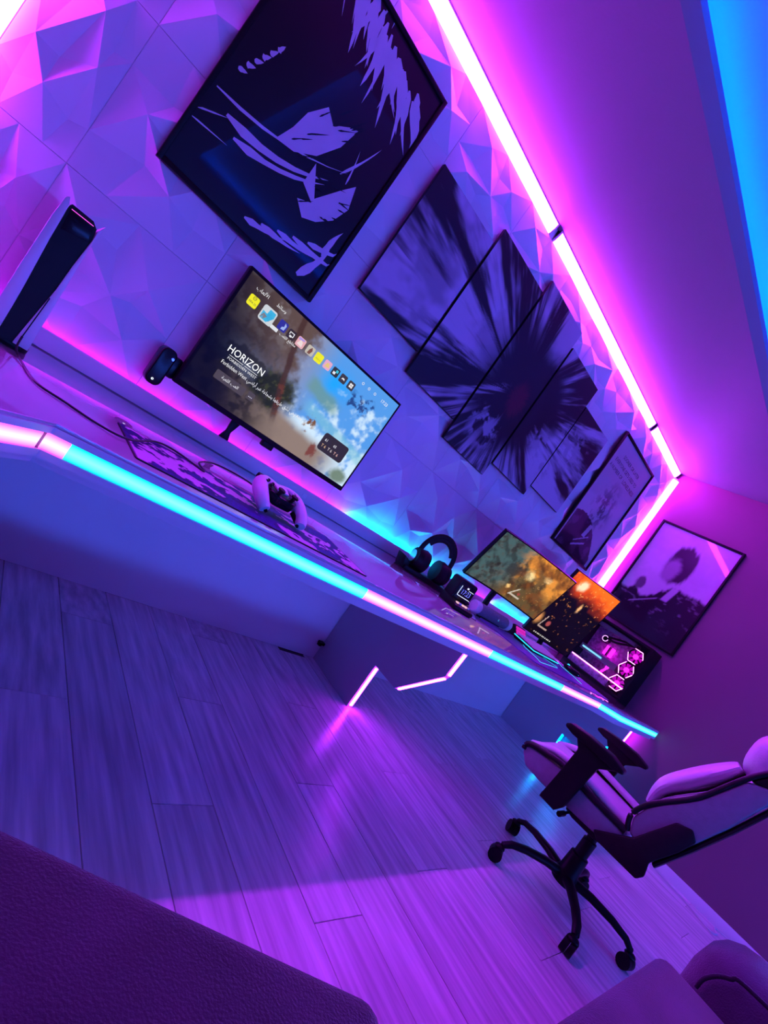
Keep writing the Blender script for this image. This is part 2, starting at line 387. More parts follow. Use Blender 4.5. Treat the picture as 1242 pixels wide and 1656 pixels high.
neon((-.001, yb, .86), (-.001, yb, H-.066), 'upright neon bar in the corner between the two portrait posters', ((-1, 0, 0), (0, -1, 0)), .05, m_rightbar)
neon((XL+.001, yb, .86), (XL+.001, yb, H-.066), 'upright neon bar in the corner behind the game console', ((1, 0, 0), (0, -1, 0)), .05, m_leftbar)

wl = thing('wall_neon_tube', 'long blue neon tube on the wall facing the desk', 'neon light', (-2.4, YF, 1.0))
MB().tube([(-2.0, .045, 0), (2.0, .045, 0)], .03, 14).build('tube', emit('blue_neon', WALL_C, WALL_S), wl, smooth=50)
for x in (-1.9, 0, 1.9): MB().bx(x-.012, x+.012, 0, .02, -.015, .015).build('bracket', m_white, wl)
MB().bx(-2.02, 2.02, 0, .012, -.04, .04).build('back_plate', m_white, wl)
# ================================================================== THE DESK
DX = -2.4
dk = thing('desk', 'long white glossy wall-to-wall desk with glowing pink and cyan front edge', 'desk', (DX, 0, 0))
front = [(-4.795, -1.06), (-4.385, -1.06), (-4.285, -.955), (-1.13, -.955), (-.88, -1.02), (-.016, -1.02)]
def shift(poly, d): return [(x, y+d) for x, y in poly]
out = [(x-DX, y) for x, y in front]
MB().prism(out+[(-.016-DX, -.002), (-4.795-DX, -.002)], 'z', .700, DZ-.008).build('desk_core', m_deskedge, dk)
MB().prism(shift(out, -.004)+[(-.016-DX, -.002), (-4.795-DX, -.002)], 'z', DZ-.008, DZ).build('desktop', m_desk, dk, bevel=.0015)
MB().prism(shift(out, -.002)+[(-.016-DX, -.002), (-4.795-DX, -.002)], 'z', .690, .700).build('underside_board', m_deskedge, dk)
# front edge: upper lip, channel with bars, lower lip
def band(z0, z1, d0, d1, nm, m, seg=None):
    p = seg or out
    poly = shift(p, -d0)+shift(p, -d1)[::-1]
    return MB().prism(poly, 'z', z0, z1).build(nm, m, dk)
band(.743, .757, -.001, .010, 'edge_strip', m_deskedge); band(.690, .706, -.001, .010, 'edge_strip', m_deskedge)
band(.706, .743, -.001, .002, 'light_channel', m_chan)
def piece(xa, xb):
    pts = [xa]+[x for x, y in front if xa < x < xb]+[xb]
    ip = lambda x: np.interp(x, [p[0] for p in front], [p[1] for p in front])
    return [(x-DX, float(ip(x))) for x in pts]
for xa, xb, m in ((-4.79, -4.297, m_pink), (-4.290, -4.245, m_pink), (-4.245, -3.33, m_cyan), (-3.33, -2.50, m_pink), (-2.50, -1.70, m_cyan), (-1.70, -1.12, m_pink), (-1.12, -.02, m_cyan)):
    band(.708, .741, .002, .009, 'light_bar', m, piece(xa, xb))
m_uc = emit('under_edge_cyan', (.0, .16, 1.), 4.0); m_up = emit('under_edge_violet', (.16, .06, 1.), 3.0)
for xa, xb, m in ((-4.79, -4.245, m_up), (-4.245, -3.33, m_uc), (-3.33, -2.50, m_up), (-2.50, -1.70, m_uc), (-1.70, -1.12, m_up), (-1.12, -.02, m_uc)):
    band(.672, .690, -.030, -.022, 'under_edge_light', m, piece(xa, xb))
band(.670, .690, -.020, -.012, 'lower_lip', m_deskedge)
def leg(x, dy, mats, label):
    pr = [(-.005, 0), (-.42-dy, 0), (-.42-dy, .265), (-.60-dy, .265), (-.795-dy, .49), (-.805-dy, .69), (-.005, .69)]
    lx = x-DX
    o = MB().prism([(y, z) for y, z in pr], 'x', lx-.02, lx+.02).build('leg_panel', m_legp, dk)
    def strip(a, b, m):
        a, b = Vector((lx, *a)), Vector((lx, *b)); d = (b-a).normalized(); nrm = Vector((1, 0, 0)).cross(d)
        if nrm.y > 0 : nrm = -nrm
        a = a+d*.012; b = b-d*.012
        w = Vector((.009, 0, 0)); vs = []
        for q in (a, b): vs += [q-w, q+w, q+w+nrm*.007, q-w+nrm*.007]
        MB().add(vs, [(0, 1, 2, 3), (4, 7, 6, 5), (0, 4, 5, 1), (1, 5, 6, 2), (2, 6, 7, 3), (3, 7, 4, 0)]).build('light_strip', m, o)
    strip(pr[1], pr[2], mats[0]); strip(pr[3], pr[4], mats[1]); strip(pr[4], pr[5], mats[2])
m_cyan2 = emit('leg_cyan_led', (.0, .30, 1.), 50.0)
leg(-2.40, 0, (m_viol, m_viol, m_viol), ''); leg(-.045, .085, (m_cyan2, m_cyan2, m_viol), '')
MB().bx(-.035, 0, -.03, 0, .10, .115).box((-.04, -.03, .107), (.02, .02, .02)).build('cable_clip', m_black, None)
cc = bpy.data.objects['cable_clip']; cc.location = (-2.425, 0, 0); tag(cc, 'tiny black cable clip on the wall low beside the middle leg panel', 'cable clip')

# ================================================================== FRAMED POSTERS
def shards(o, polys, m, off, place):
    for q, poly in enumerate(polys):
        n = len(poly); MB().add([place(u, v, off+q*.00006) for u, v in poly], [tuple(range(n))]).build('ink_stroke', m, o)
m_ink = mat('poster_ink', (.72, .70, .76), .3, var=.05, scale=12, coat=.6, spec=.2)
m_inkd = mat('poster_dark_ink', (.010, .006, .012), .3, var=.3, scale=12, coat=.6, spec=.2)
def framed(label, loc, rot, w, h, fn, nx, ny, matn, rail=.018):
    t = thing('framed_poster', label, 'poster', loc, rot, 'framed posters')
    # local: x right, z up, y towards wall; origin bottom centre
    for a in ((-w/2, -w/2+rail, 0, h), (w/2-rail, w/2, 0, h), (-w/2+rail, w/2-rail, 0, rail), (-w/2+rail, w/2-rail, h-rail, h)):
        MB().bx(a[0], a[1], -.022, 0, a[2], a[3]).build('frame_rail', m_frame, t, bevel=.002)
    MB().bx(-w/2+rail, w/2-rail, -.008, 0, rail, h-rail).build('backing_board', m_black, t)
    W2, H2 = w-2*rail, h-2*rail
    pc = picgrid('print', fn, W2, H2, nx, ny, matn, t, lambda u, v: ((u-.5)*W2, -.0095, rail+v*H2))
    return t, pc, (lambda u, v, off=0: ((u-.5)*W2, -.0095-off, rail+v*H2))
m_print = picture('poster_print', 0, .3, coat=.6, spec=.2)
def spike(cx, cy, ang, ln, wd, bend=0., seed=0, n=6):
    """a pointed brush shard in picture units (u scaled .7)"""
    rs = random.Random(seed); L = []; Rr = []
    for i in range(n+1):
        t = i/n; a = R(ang)+bend*t
        x = cx+ln*t*math.cos(a); y = cy+ln*t*math.sin(a)
        w = wd*(1-t)**.8*(1 if t > 0 else .3)*(.8+.4*rs.random())
        nx, ny = -math.sin(a), math.cos(a)
        L.append((x+nx*w, y+ny*w)); Rr.append((x-nx*w, y-ny*w))
    return [(u, v*.7) for u, v in L+Rr[::-1][1:]]
def p1(u, v):
    img = np.zeros(u.shape+(3,))+np.array((.010, .003, .004))
    img = lay(img, (.045, .005, .020), ss(.35, 1.0, v+.4*(u-.5))*.9)
    return img
t1, pc1, pl1 = framed('largest-looking framed poster, dark with jagged pale brush shards, above the television', (-3.995, -.042, 1.488), (0, 0, 0), .68, .972, p1, 40, 56, m_print)
P = []
sd = 0
def cl(u, v, ang, ln, wd, bend=0):
    global sd; sd += 1
    P.append([(min(.995, max(.005, a)), min(.995, max(.005, b))) for a, b in spike(u, v/.7, ang, ln, wd, bend, sd)])
for i in range(11):                                   # tuft hanging in the upper right
    cl(.40+.05*i, 1.0-.012*i, -78+i*3+random.uniform(-8, 8), random.uniform(.22, .42), random.uniform(.020, .034), random.uniform(-.3, .3))
for i in range(8): cl(.58+.045*i, .93-.03*(i % 3), -62+random.uniform(-12, 12), random.uniform(.15, .30), random.uniform(.016, .032), .2)
for i in range(12): cl(.28+.035*i, .985-.006*i, -72+random.uniform(-14, 14), random.uniform(.16, .32), random.uniform(.018, .034), random.uniform(-.2, .3))
for i in range(6): cl(.22+.06*i, .93+.02*i, -70+random.uniform(-20, 10), random.uniform(.06, .2), .006)
cl(.02, .30, 4, .80, .010, .25); cl(.12, .26, -2, .62, .030, .35); cl(.20, .22, 6, .55, .022, .3); cl(.0, .20, 30, .16, .006); cl(.0, .165, 8, .2, .006)
P.append([(.36, .34), (.47, .36), (.58, .42), (.66, .52), (.69, .62), (.64, .60), (.56, .55), (.49, .58), (.42, .50), (.40, .42)])   # broad pale sweep
P.append([(.60, .40), (.70, .30), (.80, .41), (.86, .47), (.90, .38), (.86, .30), (.78, .24), (.70, .21), (.62, .25), (.70, .28), (.60, .31)])
for i in range(5): cl(.45+.09*i, .045+.028*i, 8+random.uniform(-8, 14), random.uniform(.25, .42), .020, .15)
cl(.86, .03, 58, .26, .035, .2); cl(.93, .16, 100, .20, .030, -.3); cl(.74, .45, 62, .32, .010, .1); cl(.80, .44, 95, .20, .007, .1)
for i in range(6): cl(.05+.02*i, .40+.03*i, 20+10*i, .05, .016)
shards(pc1, P, m_ink, .0008, pl1)
D = []
for i in range(16):
    u0, v0 = random.uniform(.40, .70), random.uniform(.36, .60); D.append([(max(.01, min(.99, a)), b) for a, b in spike(u0, v0/.7, random.uniform(40, 65), random.uniform(.05, .16), .005, 0, 200+i)])
for i in range(10):
    u0, v0 = random.uniform(.60, .85), random.uniform(.24, .40); D.append([(min(.99, a), b) for a, b in spike(u0, v0/.7, random.uniform(5, 45), random.uniform(.06, .12), .005, 0, 300+i)])
shards(pc1, D, m_inkd, .0048, pl1)

def p3(u, v):
    img = np.zeros(u.shape+(3,))+np.array((.50, .47, .54))
    x = u*.7; y = v
    n = fbm(x*9, y*9, 5); n2 = fbm(x*26+3, y*26, 8)
    img = lay(img, (.33, .24, .34), ss(.14, .0, np.abs(np.hypot((u-.55)*.8, v-.60)-.03))*.45*ss(.35, .65, n))
    img = lay(img, (.06, .03, .06), ss(.24, .04, np.hypot((u-.50)*.7, (v-.46)*.8))*ss(.48, .62, n2)*.8)
    dk_ = (v < .24+.10*np.sin(u*4.1+.4)-.35*np.maximum(0, u-.72)+.05*(n-.5)) & (u < .93) & (u > .05)
    img = lay(img, (.014, .008, .016), dk_*1.)
    img = lay(img, (.10, .045, .09), dk_*ss(.55, .7, n)*.9)
    img = lay(img, (.45, .42, .5), ((np.abs(v-.06-.32*(u-.36)) < .008) | (np.abs(v-.10-.42*(u-.36)) < .006))*((u > .36) & (u < .62))*1.)
    img = lay(img, (.5, .47, .54), ((np.abs(u-.50-.3*(v-.2)) < .04)*(v > .18)*(v < .3))*1.)
    return img
t3, pc3, pl3 = framed('framed poster with printed words, between the split canvas and the upright neon bar', (-.815, -.042, 1.472), (0, 0, 0), .705, .965, p3, 110, 150, m_print)
m_word = mat('printed_words', (.035, .025, .04), .4, var=.1); m_wordr = mat('printed_red_words', (.20, .02, .06), .4, var=.1)
for s, v, m, x in (('SOONER OR LATER', .88, m_word, .50), ('EVERYONE GETS USED TO', .815, m_word, .47), ('A NUMBER OF', .752, m_word, .26), ('LONELINESS', .748, m_wordr, .70)):
    text(s, .042 if m is m_word else .048, m, t3, ((x-.5)*.67, -.0105, .018+v*.93), (R(90), 0, 0), name='printed_line', width=.98)

def p4(u, v):
    x = u*.7; y = v; n = fbm(x*6, y*6, 21); n2 = fbm(x*16, y*30, 22); n3 = fbm(x*30, y*9+x*14, 23)
    img = np.zeros(u.shape+(3,))+np.array((.46, .42, .50)); img = lay(img, (.58, .54, .62), ss(.4, .7, n)*.5)
    top = .30+.19*ss(.30, .62, u)+.06*(n3-.5)+.05*ss(.1, .0, np.abs(u-.18))
    img = lay(img, (.012, .007, .013), ss(.02, -.02, v-top))
    img = lay(img, (.16, .12, .17), ss(.03, -.01, v-top)*ss(.60, .75, n2)*ss(.05, .3, v)*.8)
    d = np.hypot((u-.50)*.8, (v-.70)*.72)+.05*(n3-.5)
    img = lay(img, (.035, .018, .036), ss(.155, .115, d)); img = lay(img, (.28, .22, .30), ss(.12, .05, np.hypot((u-.43)*.9, (v-.62)*.8)+.05*(n2-.5)))
    img = lay(img, (.06, .035, .06), ss(.07, .04, np.hypot((u-.20)*.8, (v-.40)*.9)+.05*(n3-.5))*.9)
    img = lay(img, (.46, .43, .50), ss(.05, .03, np.abs(u-.60-.35*(v-.44)))*ss(.34, .36, v)*ss(.50, .48, v)*.9)
    img = lay(img, (.5, .46, .54), ss(.01, .004, np.abs(v-.20-.5*(u-.2)))*ss(.2, .22, u)*ss(.5, .48, u)*.5)
    return img
t4, pc4, pl4 = framed('framed dark-and-pale painting-like poster hanging on the right-hand wall', (-.003, -.472, 1.285), (0, 0, R(-90)), .67, .975, p4, 110, 150, m_print)

# five-piece split canvas
cans = [(-3.515, -3.085, 1.68, 2.315), (-3.072, -2.642, 1.572, 2.405), (-2.629, -2.195, 1.462, 2.492), (-2.182, -1.752, 1.555, 2.395), (-1.745, -1.315, 1.632, 2.262)]
names = ['first and leftmost strip of the split canvas, pale streaks on black', 'second strip of the split canvas, streaks fanning upward', 'tallest middle strip of the split canvas, dark with a red patch',
         'fourth strip of the split canvas, dark mass with a pale plume', 'last and rightmost strip of the split canvas, beside the worded poster']
def cpaint(x, z):
    cx, cz = -2.35, 1.93; dx, dz = x-cx, z-cz; r = np.hypot(dx, dz); th = np.arctan2(dz, dx)
    ray = fbm(th*7+40, r*1.6, 31, 5); fine = fbm(th*24+60, r*2.4, 32, 4); blot = fbm(x*4+20, z*4, 33)
    img = np.zeros(x.shape+(3,))+np.array((.010, .005, .012))
    a = ss(.42, .60, ray*.72+fine*.28+.12*(blot-.5))*ss(.22, .50, r+.25*(blot-.5))
    a = a*(1-.7*ss(.42, .60, blot)*ss(-1.6, -3.2, x)*.6)
    img = lay(img, (.60, .55, .68), a*.95)
    band = ss(.035, .012, np.abs((z-1.70)-.75*(x+2.75)+.12*(fine-.5)))*ss(-2.85, -2.7, x)*ss(-2.2, -2.3, x)
    img = lay(img, (.36, .33, .42), band*ss(.42, .55, fine)*.9)
    dark = ss(.40, .22, np.hypot((x+2.20)*1.1, (z-2.02)*1.0)+.22*(blot-.5)); img = lay(img, (.010, .005, .010), dark)
    img = lay(img, (.12, .006, .018), ss(.13, .06, np.hypot((x+2.32)*1.3, z-1.92)+.10*(fine-.5))*.9)
    for (px, pz, s) in ((-2.42, 1.66, .17), (-1.93, 1.86, .15), (-1.62, 2.0, .22), (-1.75, 1.76, .12)):
        img = lay(img, (.40, .36, .47), ss(s, s*.35, np.hypot(x-px, (z-pz)*1.2)+.16*(fine-.5)+.06*(blot-.5))*ss(.45, .58, fbm(x*18+z*9, z*16-x*6, 35))*.9)
    return img
m_canv = picture('canvas_print', 0, .5)
for (xa, xb, za, zb_), nmn in zip(cans, names):
    t = thing('canvas_panel', nmn, 'canvas print', ((xa+xb)/2, -.042, za), group='five-piece split canvas')
    w, h = xb-xa, zb_-za
    MB().bx(-w/2, w/2, -.018, 0, 0, h).build('stretcher', m_black, t, bevel=.002)
    picgrid('print', lambda u, v: cpaint(xa+u*w, za+v*h), w, h, 90, int(90*h/w), m_canv, t, lambda u, v: ((u-.5)*(w-.004), -.0188, .002+v*(h-.004)))

# ================================================================== TELEVISION
TW, TH = .905, .512
tv = thing('television', 'wall-mounted flat television showing a console home screen', 'television', (-3.478, -.105, .915))
MB().bx(-TW/2, TW/2, -.012, .02, 0, TH).build('bezel', m_black, tv, bevel=.004)
MB().bx(-.34, .34, .02, .045, .05, .40).build('rear_housing', m_black, tv, bevel=.01)
MB().bx(-.12, .12, .045, .1, .14, .34).build('wall_bracket', m_black, tv)
MB().bx(-.028, .028, -.016, .012, -.022, .004).build('sensor_housing', m_black, tv, bevel=.004)
MB().prism([(-.175, .0), (-.135, .0), (-.150, -.05), (-.140, -.085), (-.185, -.085), (-.172, -.05)], 'y', .02, .034).build('cable_duct', m_black, tv, bevel=.003)
x0, x1, z0, z1 = -TW/2+.012, TW/2-.012, .022, TH-.012
SW, SH = x1-x0, z1-z0
def tvp(u, v):
    A = SW/SH; x = u*A; n = fbm(x*4, v*4, 51); n2 = fbm(x*11, v*11, 52); n3 = fbm(x*28, v*28, 53)
    img = np.zeros(u.shape+(3,))+np.array((.10, .32, .72))
    img = lay(img, (.02, .36, .85), ss(.2, .0, np.hypot(u-.60, v-.75)+.1*(n-.5)))
    img = lay(img, (.62, .76, .86), ss(.46, .62, n*.6+n2*.4+.25*(u-.8)-.35*(v-.45))*.9)
    img = lay(img, (.26, .28, .40), ss(.60, .40, u+.08*(n-.5))*.9)                      # grey haze left of centre
    img = lay(img, (.16, .30, .24), ss(.10, .03, np.abs(v-.60+.35*(u-.56))+.05*(n2-.5))*ss(.46, .52, u)*ss(.74, .66, u)*.75)
    img = lay(img, (.22, .50, .60), ss(.08, .02, np.abs(v-.40+.3*(u-.7))+.05*(n2-.5))*ss(.5, .6, u)*.6)
    img = lay(img, (.28, .21, .17), ss(.10, -.02, v-.20+.16*(u-.55)+.07*(n-.5))*ss(.95, .72, u))    # bare ground
    img = lay(img, (.14, .20, .12), ss(.10, .04, np.hypot((u-.93)*1.2, v-.06)+.06*(n2-.5))*.9)
    img = lay(img, (.13, .085, .065), ss(.44, .34, u+.16*(n2-.5))*ss(.35, .7, v+.2*(n-.5)))      # rocky cliff
    img = lay(img, (.20, .17, .17), ss(.55, .70, n2)*ss(.36, .30, u)*ss(.5, .7, v)*.6)
    img = lay(img, (.030, .034, .010), ss(.20, .10, np.hypot((u-.37)*1.3, v-.36)+.14*(n2-.5)))        # foliage
    img = lay(img, (.10, .11, .03), ss(.20, .10, np.hypot((u-.37)*1.3, v-.36)+.14*(n2-.5))*ss(.52, .66, n3)*.7)
    img = lay(img, (.018, .016, .006), ss(.42, .62, n2)*ss(.46, .28, u)*ss(.75, .45, v)*.8)
    img = lay(img, (.17, .12, .10), ss(.60, .72, fbm(x*16, v*12, 57))*ss(.40, .30, u)*.5)
    tr = np.abs(u-(.30+.17*(1-v)**1.2)); img = lay(img, (.075, .035, .018), ss(.020, .010, tr+.010*(n3-.5))*ss(.1, .25, v)*.9)
    img = lay(img, (.17, .05, .02), ss(.030, .010, tr+.02*(n3-.5))*ss(.50, .40, v)*ss(.15, .25, v)*ss(.45, .6, n3)*.9)
    sh = ss(.075, .03, np.hypot((u-.62)*1.7, (v-.33)*.75)+.08*(n3-.5)); img = lay(img, (.20, .09, .03), sh*ss(.46, .58, fbm(x*34, v*34, 55)))   # thorny shrub
    img = lay(img, (.20, .05, .03), ss(.05, .02, np.hypot((u-.71)*1.6, (v-.12)*.6)+.06*(n3-.5))*.9)
    img = lay(img, (.015, .03, .16), ss(.10, .05, np.hypot((u-.80)*1.0, (v-.74)*.9)+.16*(n2-.5))*ss(.48, .6, n3)*.85)
    img *= (.03+.97*ss(.08, .56, u+.30*(v-.15)+.12*(n2-.5)))[..., None]
    img = np.clip(img, 0, 1)**1.12
    return img*1.05
m_tv = picture('tv_picture', 1.15, .45, spec=.1)
scr = picgrid('screen', tvp, SW, SH, 260, 148, m_tv, tv, lambda u, v: (x0+u*SW, -.0128, z0+v*SH))
EMC = {}
def E(c, s=1.0):
    k = (c, s)
    if k not in EMC: EMC[k] = emit('screen_tint_%d' % len(EMC), c, s)
    return EMC[k]
def card(u, v, s, col, nm='app_tile', w=None):
    w = w or s; cx, cz = x0+u*SW, z0+v*SH
    return MB().prism([(cx+a, cz+b) for a, b in rpoly(-w/2, w/2, -s/2, s/2, min(s, w)*.16)], 'y', -.0142, -.0132).build(nm, E(col), scr)
def ttx(s, u, v, size, col=(.9, .9, .9), al='CENTER', st=1.0, wd=1.0, nm='screen_text'):
    return text(s, size, E(col, st), scr, (x0+u*SW, -.0150, z0+v*SH), (R(90), 0, 0), al, nm, wd)
YEL = (.86, .82, .0)
card(.069, .822, .042, YEL)
ttx('FIFA 22', .069, .808, .0105, (.02, .02, .02)); 
b = MB(); cx, cz = x0+.069*SW, z0+.848*SH
b.lathe([(.007, 0), (.007, .0006), (.0055, .0006), (.0055, 0)], (cx, -.0150, cz), 'y', 16).build('emblem_ring', E((.02, .02, .02)), scr)
ttx('EA', .069, .848, .006, (.02, .02, .02))
tile = [(.152, .813, .062, (.62, .66, .68)), (.232, .829, .040, (.03, .03, .32)), (.287, .822, .038, (.035, .022, .02)), (.343, .824, .040, (.80, .42, .45)), (.403, .826, .038, (.55, .50, .42)), (.459, .825, .040, YEL), (.517, .829, .038, (.78, .40, .58)), (.573, .829, .038, (.03, .035, .04)), (.629, .829, .038, (.045, .04, .045)), (.687, .829, .038, (.045, .04, .045))]
for u, v, s, c in tile: card(u, v, s, c)
def tilepic(u, v, s, polys):
    for poly, c in polys:
        cx, cz = x0+u*SW, z0+v*SH
        MB().prism([(cx+a*s, cz+b*s) for a, b in poly], 'y', -.0149, -.0143).build('tile_picture', E(c), scr)
tilepic(.152, .813, .062, [([(-.40, -.38), (.10, -.40), (.42, .05), (.40, .38), (-.05, .40), (-.10, .05), (-.42, .10)], (.05, .45, .75)), ([(-.1, -.1), (.2, -.3), (.35, .0), (.1, .3), (0, .1)], (.02, .22, .62)), ([(-.42, -.35), (-.2, -.38), (.0, -.1), (-.3, .0)], (.25, .12, .10))])
tilepic(.232, .829, .040, [([(-.1, -.35), (.3, -.3), (.35, .2), (.1, .4), (.15, .0), (-.05, -.1)], (.35, .45, .85))])
tilepic(.287, .822, .038, [([(-.3, -.05), (-.3, .25), (.3, .25), (.3, -.2), (.1, -.2), (.1, -.13), (.22, -.13), (.22, .17), (-.22, .17), (-.22, -.05)], (.85, .85, .85)), (rpoly(-.18, .1, -.3, -.08, .08), (.85, .85, .85))])
tilepic(.343, .824, .040, [([(-.35, -.3), (.3, -.35), (.2, .1), (-.1, .25)], (.85, .70, .68)), ([(-.4, .15), (.3, .3), (.3, .42), (-.4, .42)], (.40, .30, .80))])
tilepic(.403, .826, .038, [([(-.25, -.4), (.1, -.4), (.25, .1), (.05, .4), (-.15, .1)], (.20, .08, .05))])
ttx('FIFA 22', .459, .812, .009, (.35, .33, .0))
tilepic(.517, .829, .038, [([(-.3, -.3), (.35, -.2), (.1, .3), (-.2, .2)], (.80, .55, .20))])
tilepic(.573, .829, .038, [(rpoly(-.3, .05, -.3, .0, .02), (.85, .85, .9)), (rpoly(.0, .32, .0, .32, .02), (.05, .55, .70))])
tilepic(.629, .829, .038, [([(-.25, -.15), (-.15, .1), (.15, .1), (.25, -.15), (.12, -.08), (-.12, -.08)], (.85, .85, .85))])
tilepic(.687, .829, .038, [(rpoly(-.25, -.02, -.25, -.02, .02), (.85, .85, .85)), (rpoly(.02, .25, -.25, -.02, .02), (.85, .85, .85)), (rpoly(-.25, -.02, .02, .25, .02), (.85, .85, .85)), (rpoly(.02, .25, .02, .25, .02), (.85, .85, .85))])
for u in (.738, .785, .832): MB().lathe([(.0065, 0), (.0065, .0006), (.0045, .0006), (.0045, 0)], (x0+u*SW, -.0150, z0+.922*SH), 'y', 14).build('menu_icon', E((.8, .8, .82)), scr)
ttx('17:23', .912, .915, .022)
ttx(arabic('الألعاب'), .082, .925, .020); ttx(arabic('وسائط'), .185, .930, .018)
card(.205, .768, .014, (.75, .78, .8), 'label_chip', .034)
ttx(arabic('مقاطع اللعب'.replace('مقاطع', 'مقاطع')), .285, .768, .016)
ttx('HORIZON', .188, .420, .040, wd=.92, st=1.3); ttx('FORBIDDEN WEST', .188, .352, .0145, wd=1.12)
for a, b2 in ((.112, .185), (.192, .262)): MB().bx(x0+a*SW, x0+b2*SW, -.0148, -.0140, z0+.376*SH, z0+.380*SH).build('title_rule', E((.8, .8, .8)), scr)
ttx(arabic('انضم إلى Aloy وهي تشق طريقها بشجاعة عبر أراضي West').replace('West', 'Forbidden West'), .098, .302, .0205, al='LEFT', wd=.86)
card(.182, .198, .036, (.075, .058, .055), 'play_button', .135); ttx(arabic('العب اللعبة'), .182, .198, .017)
card(.292, .205, .032, (.075, .058, .055), 'more_button'); ttx('...', .292, .212, .03)
card(.812, .262, .085, (.030, .022, .020), 'trophy_panel', .155)
for i, (u, c) in enumerate(((.755, (.85, .55, .3)), (.80, (.8, .7, .65)), (.845, (.85, .5, .4)))): ttx('T 6', u, .225, .020, c)
ttx('61', .752, .285, .018); ttx('65', .815, .282, .018)
ttx('SAMSUNG', .5, -.055, .008, (.12, .12, .14), st=.5)

# small speaker on the wall beside the television
sp = thing('wall_speaker', 'small glossy black wall speaker with a white ring light beside the television', 'speaker', (-3.985, -.04, .862))
MB().prism(rpoly(-.030, .030, 0, .148, .024, 5), 'y', -.060, 0).build('body', m_blackg, sp, bevel=.008, seg=3)
MB().prism(rpoly(.020, .062, .052, .135, .016, 4), 'y', -.045, -.002).build('horn', m_blackg, sp, bevel=.006, seg=3)
MB().lathe([(.0042, 0), (.0042, -.002), (.0022, -.002), (.0022, 0)], (-.004, -.0603, .020), 'y', 16).build('ring_light', emit('ring_white', (.8, .9, 1), 1.6), sp)
MB().lathe([(.006, 0), (.005, -.002)], (.018, -.0603, .118), 'y', 14).build('button', m_alu, sp, smooth=40)

# ================================================================== CONSOLE, CONTROLLER, MAT
cs = thing('game_console', 'tall white and black game console standing upright on the desk', 'game console', (-4.392, -.265, DZ))
Lp = [(-.066, .409), (-.0585, .415), (-.0515, .398), (-.0485, .344), (-.0465, .298), (-.037, .163), (-.0336, .098), (-.031, .016), (-.062, .016), (-.065, .105), (-.0675, .20), (-.069, .353)]
Rp = [(.0356, .412), (.0262, .388), (.0275, .359), (.0228, .275), (.0216, .195), (.0150, .119), (.0066, .016), (.044, .016), (.041, .08), (.037, .20), (.0325, .30), (.0315, .357)]
MB().prism(Lp, 'y', -.126, .13).build('side_plate', m_white, cs, bevel=.0015); rp_ = MB().prism(Rp, 'y', -.126, .13).build('side_plate', m_white, cs, bevel=.0015)
core = [(-.050, .398), (-.0466, .404), (.0077, .403), (.0225, .390), (.0268, .360), (.0231, .275), (.022, .195), (.0152, .119), (.0068, .014), (-.0312, .014), (-.0338, .098), (-.0372, .163), (-.0468, .298), (-.0488, .344)]
MB().prism(core, 'y', -.118, .125).build('core_body', m_black, cs)
MB().prism([(-.0450, .391), (.0150, .391), (.0205, .350), (-.0400, .335)], 'y', -.1205, -.1175).build('front_inlay', m_blackg, cs, bevel=.001)
MB().bx(-.043, .013, -.1222, -.1200, .3915, .3932).build('light_line', emit('console_line', (1, .1, .9), 1.2), cs)
MB().prism([(.0163, .043), (.0190, .043), (.0222, .169), (.0195, .169)], 'y', -.1272, -.120).build('disc_slot', m_black, rp_)
MB().prism(rpoly(-.050, .048, -.11, .11, .03), 'z', 0, .016).build('foot', m_black, cs, bevel=.002)

mt = thing('desk_mat', 'long narrow desk mat with dark blue cloud pattern under the controller', 'desk mat', (-3.72, -.762, DZ))
def matp(u, v):
    x = u*2.6; wx = fbm(x*5, v*5, 73, 3)-.5; wy = fbm(x*5+9, v*5+5, 74, 3)-.5
    d = fbm(x*3.6+3+2.2*wx, v*5.0+2.2*wy, 71, 3); t = np.quantile(d, .36); hi = np.quantile(d, .72)
    img = np.zeros(u.shape+(3,))+np.array((.62, .42, .66))
    wav = .5+.5*np.sin((v*5+x*2.2+d*22)*6.5)
    ink = np.array((.020, .014, .26))*(1-.75*wav[..., None])+np.array((.008, .005, .07))*wav[..., None]
    navy = np.zeros_like(img)+np.array((.010, .007, .11))
    m1_ = ss(hi-.03, hi, d)[..., None]; blue = ss(t-.006, t+.006, d)[..., None]
    img = img*(1-blue)+(navy*(1-m1_)+ink*m1_)*blue
    e = np.minimum(np.minimum(u*.8, (1-u)*.8), np.minimum(v*.31, (1-v)*.31)); return lay(img, (.05, .02, .09), ss(.006, .003, e))
MB().prism(rpoly(-.40, .40, -.155, .155, .012), 'z', 0, .003).build('rubber_base', m_black, mt)
picgrid('cloth', matp, .8, .31, 220, 86, picture('mat_cloth', 0, .6, spec=.2), mt, lambda u, v: ((u-.5)*.798, (v-.5)*.308, .0034))

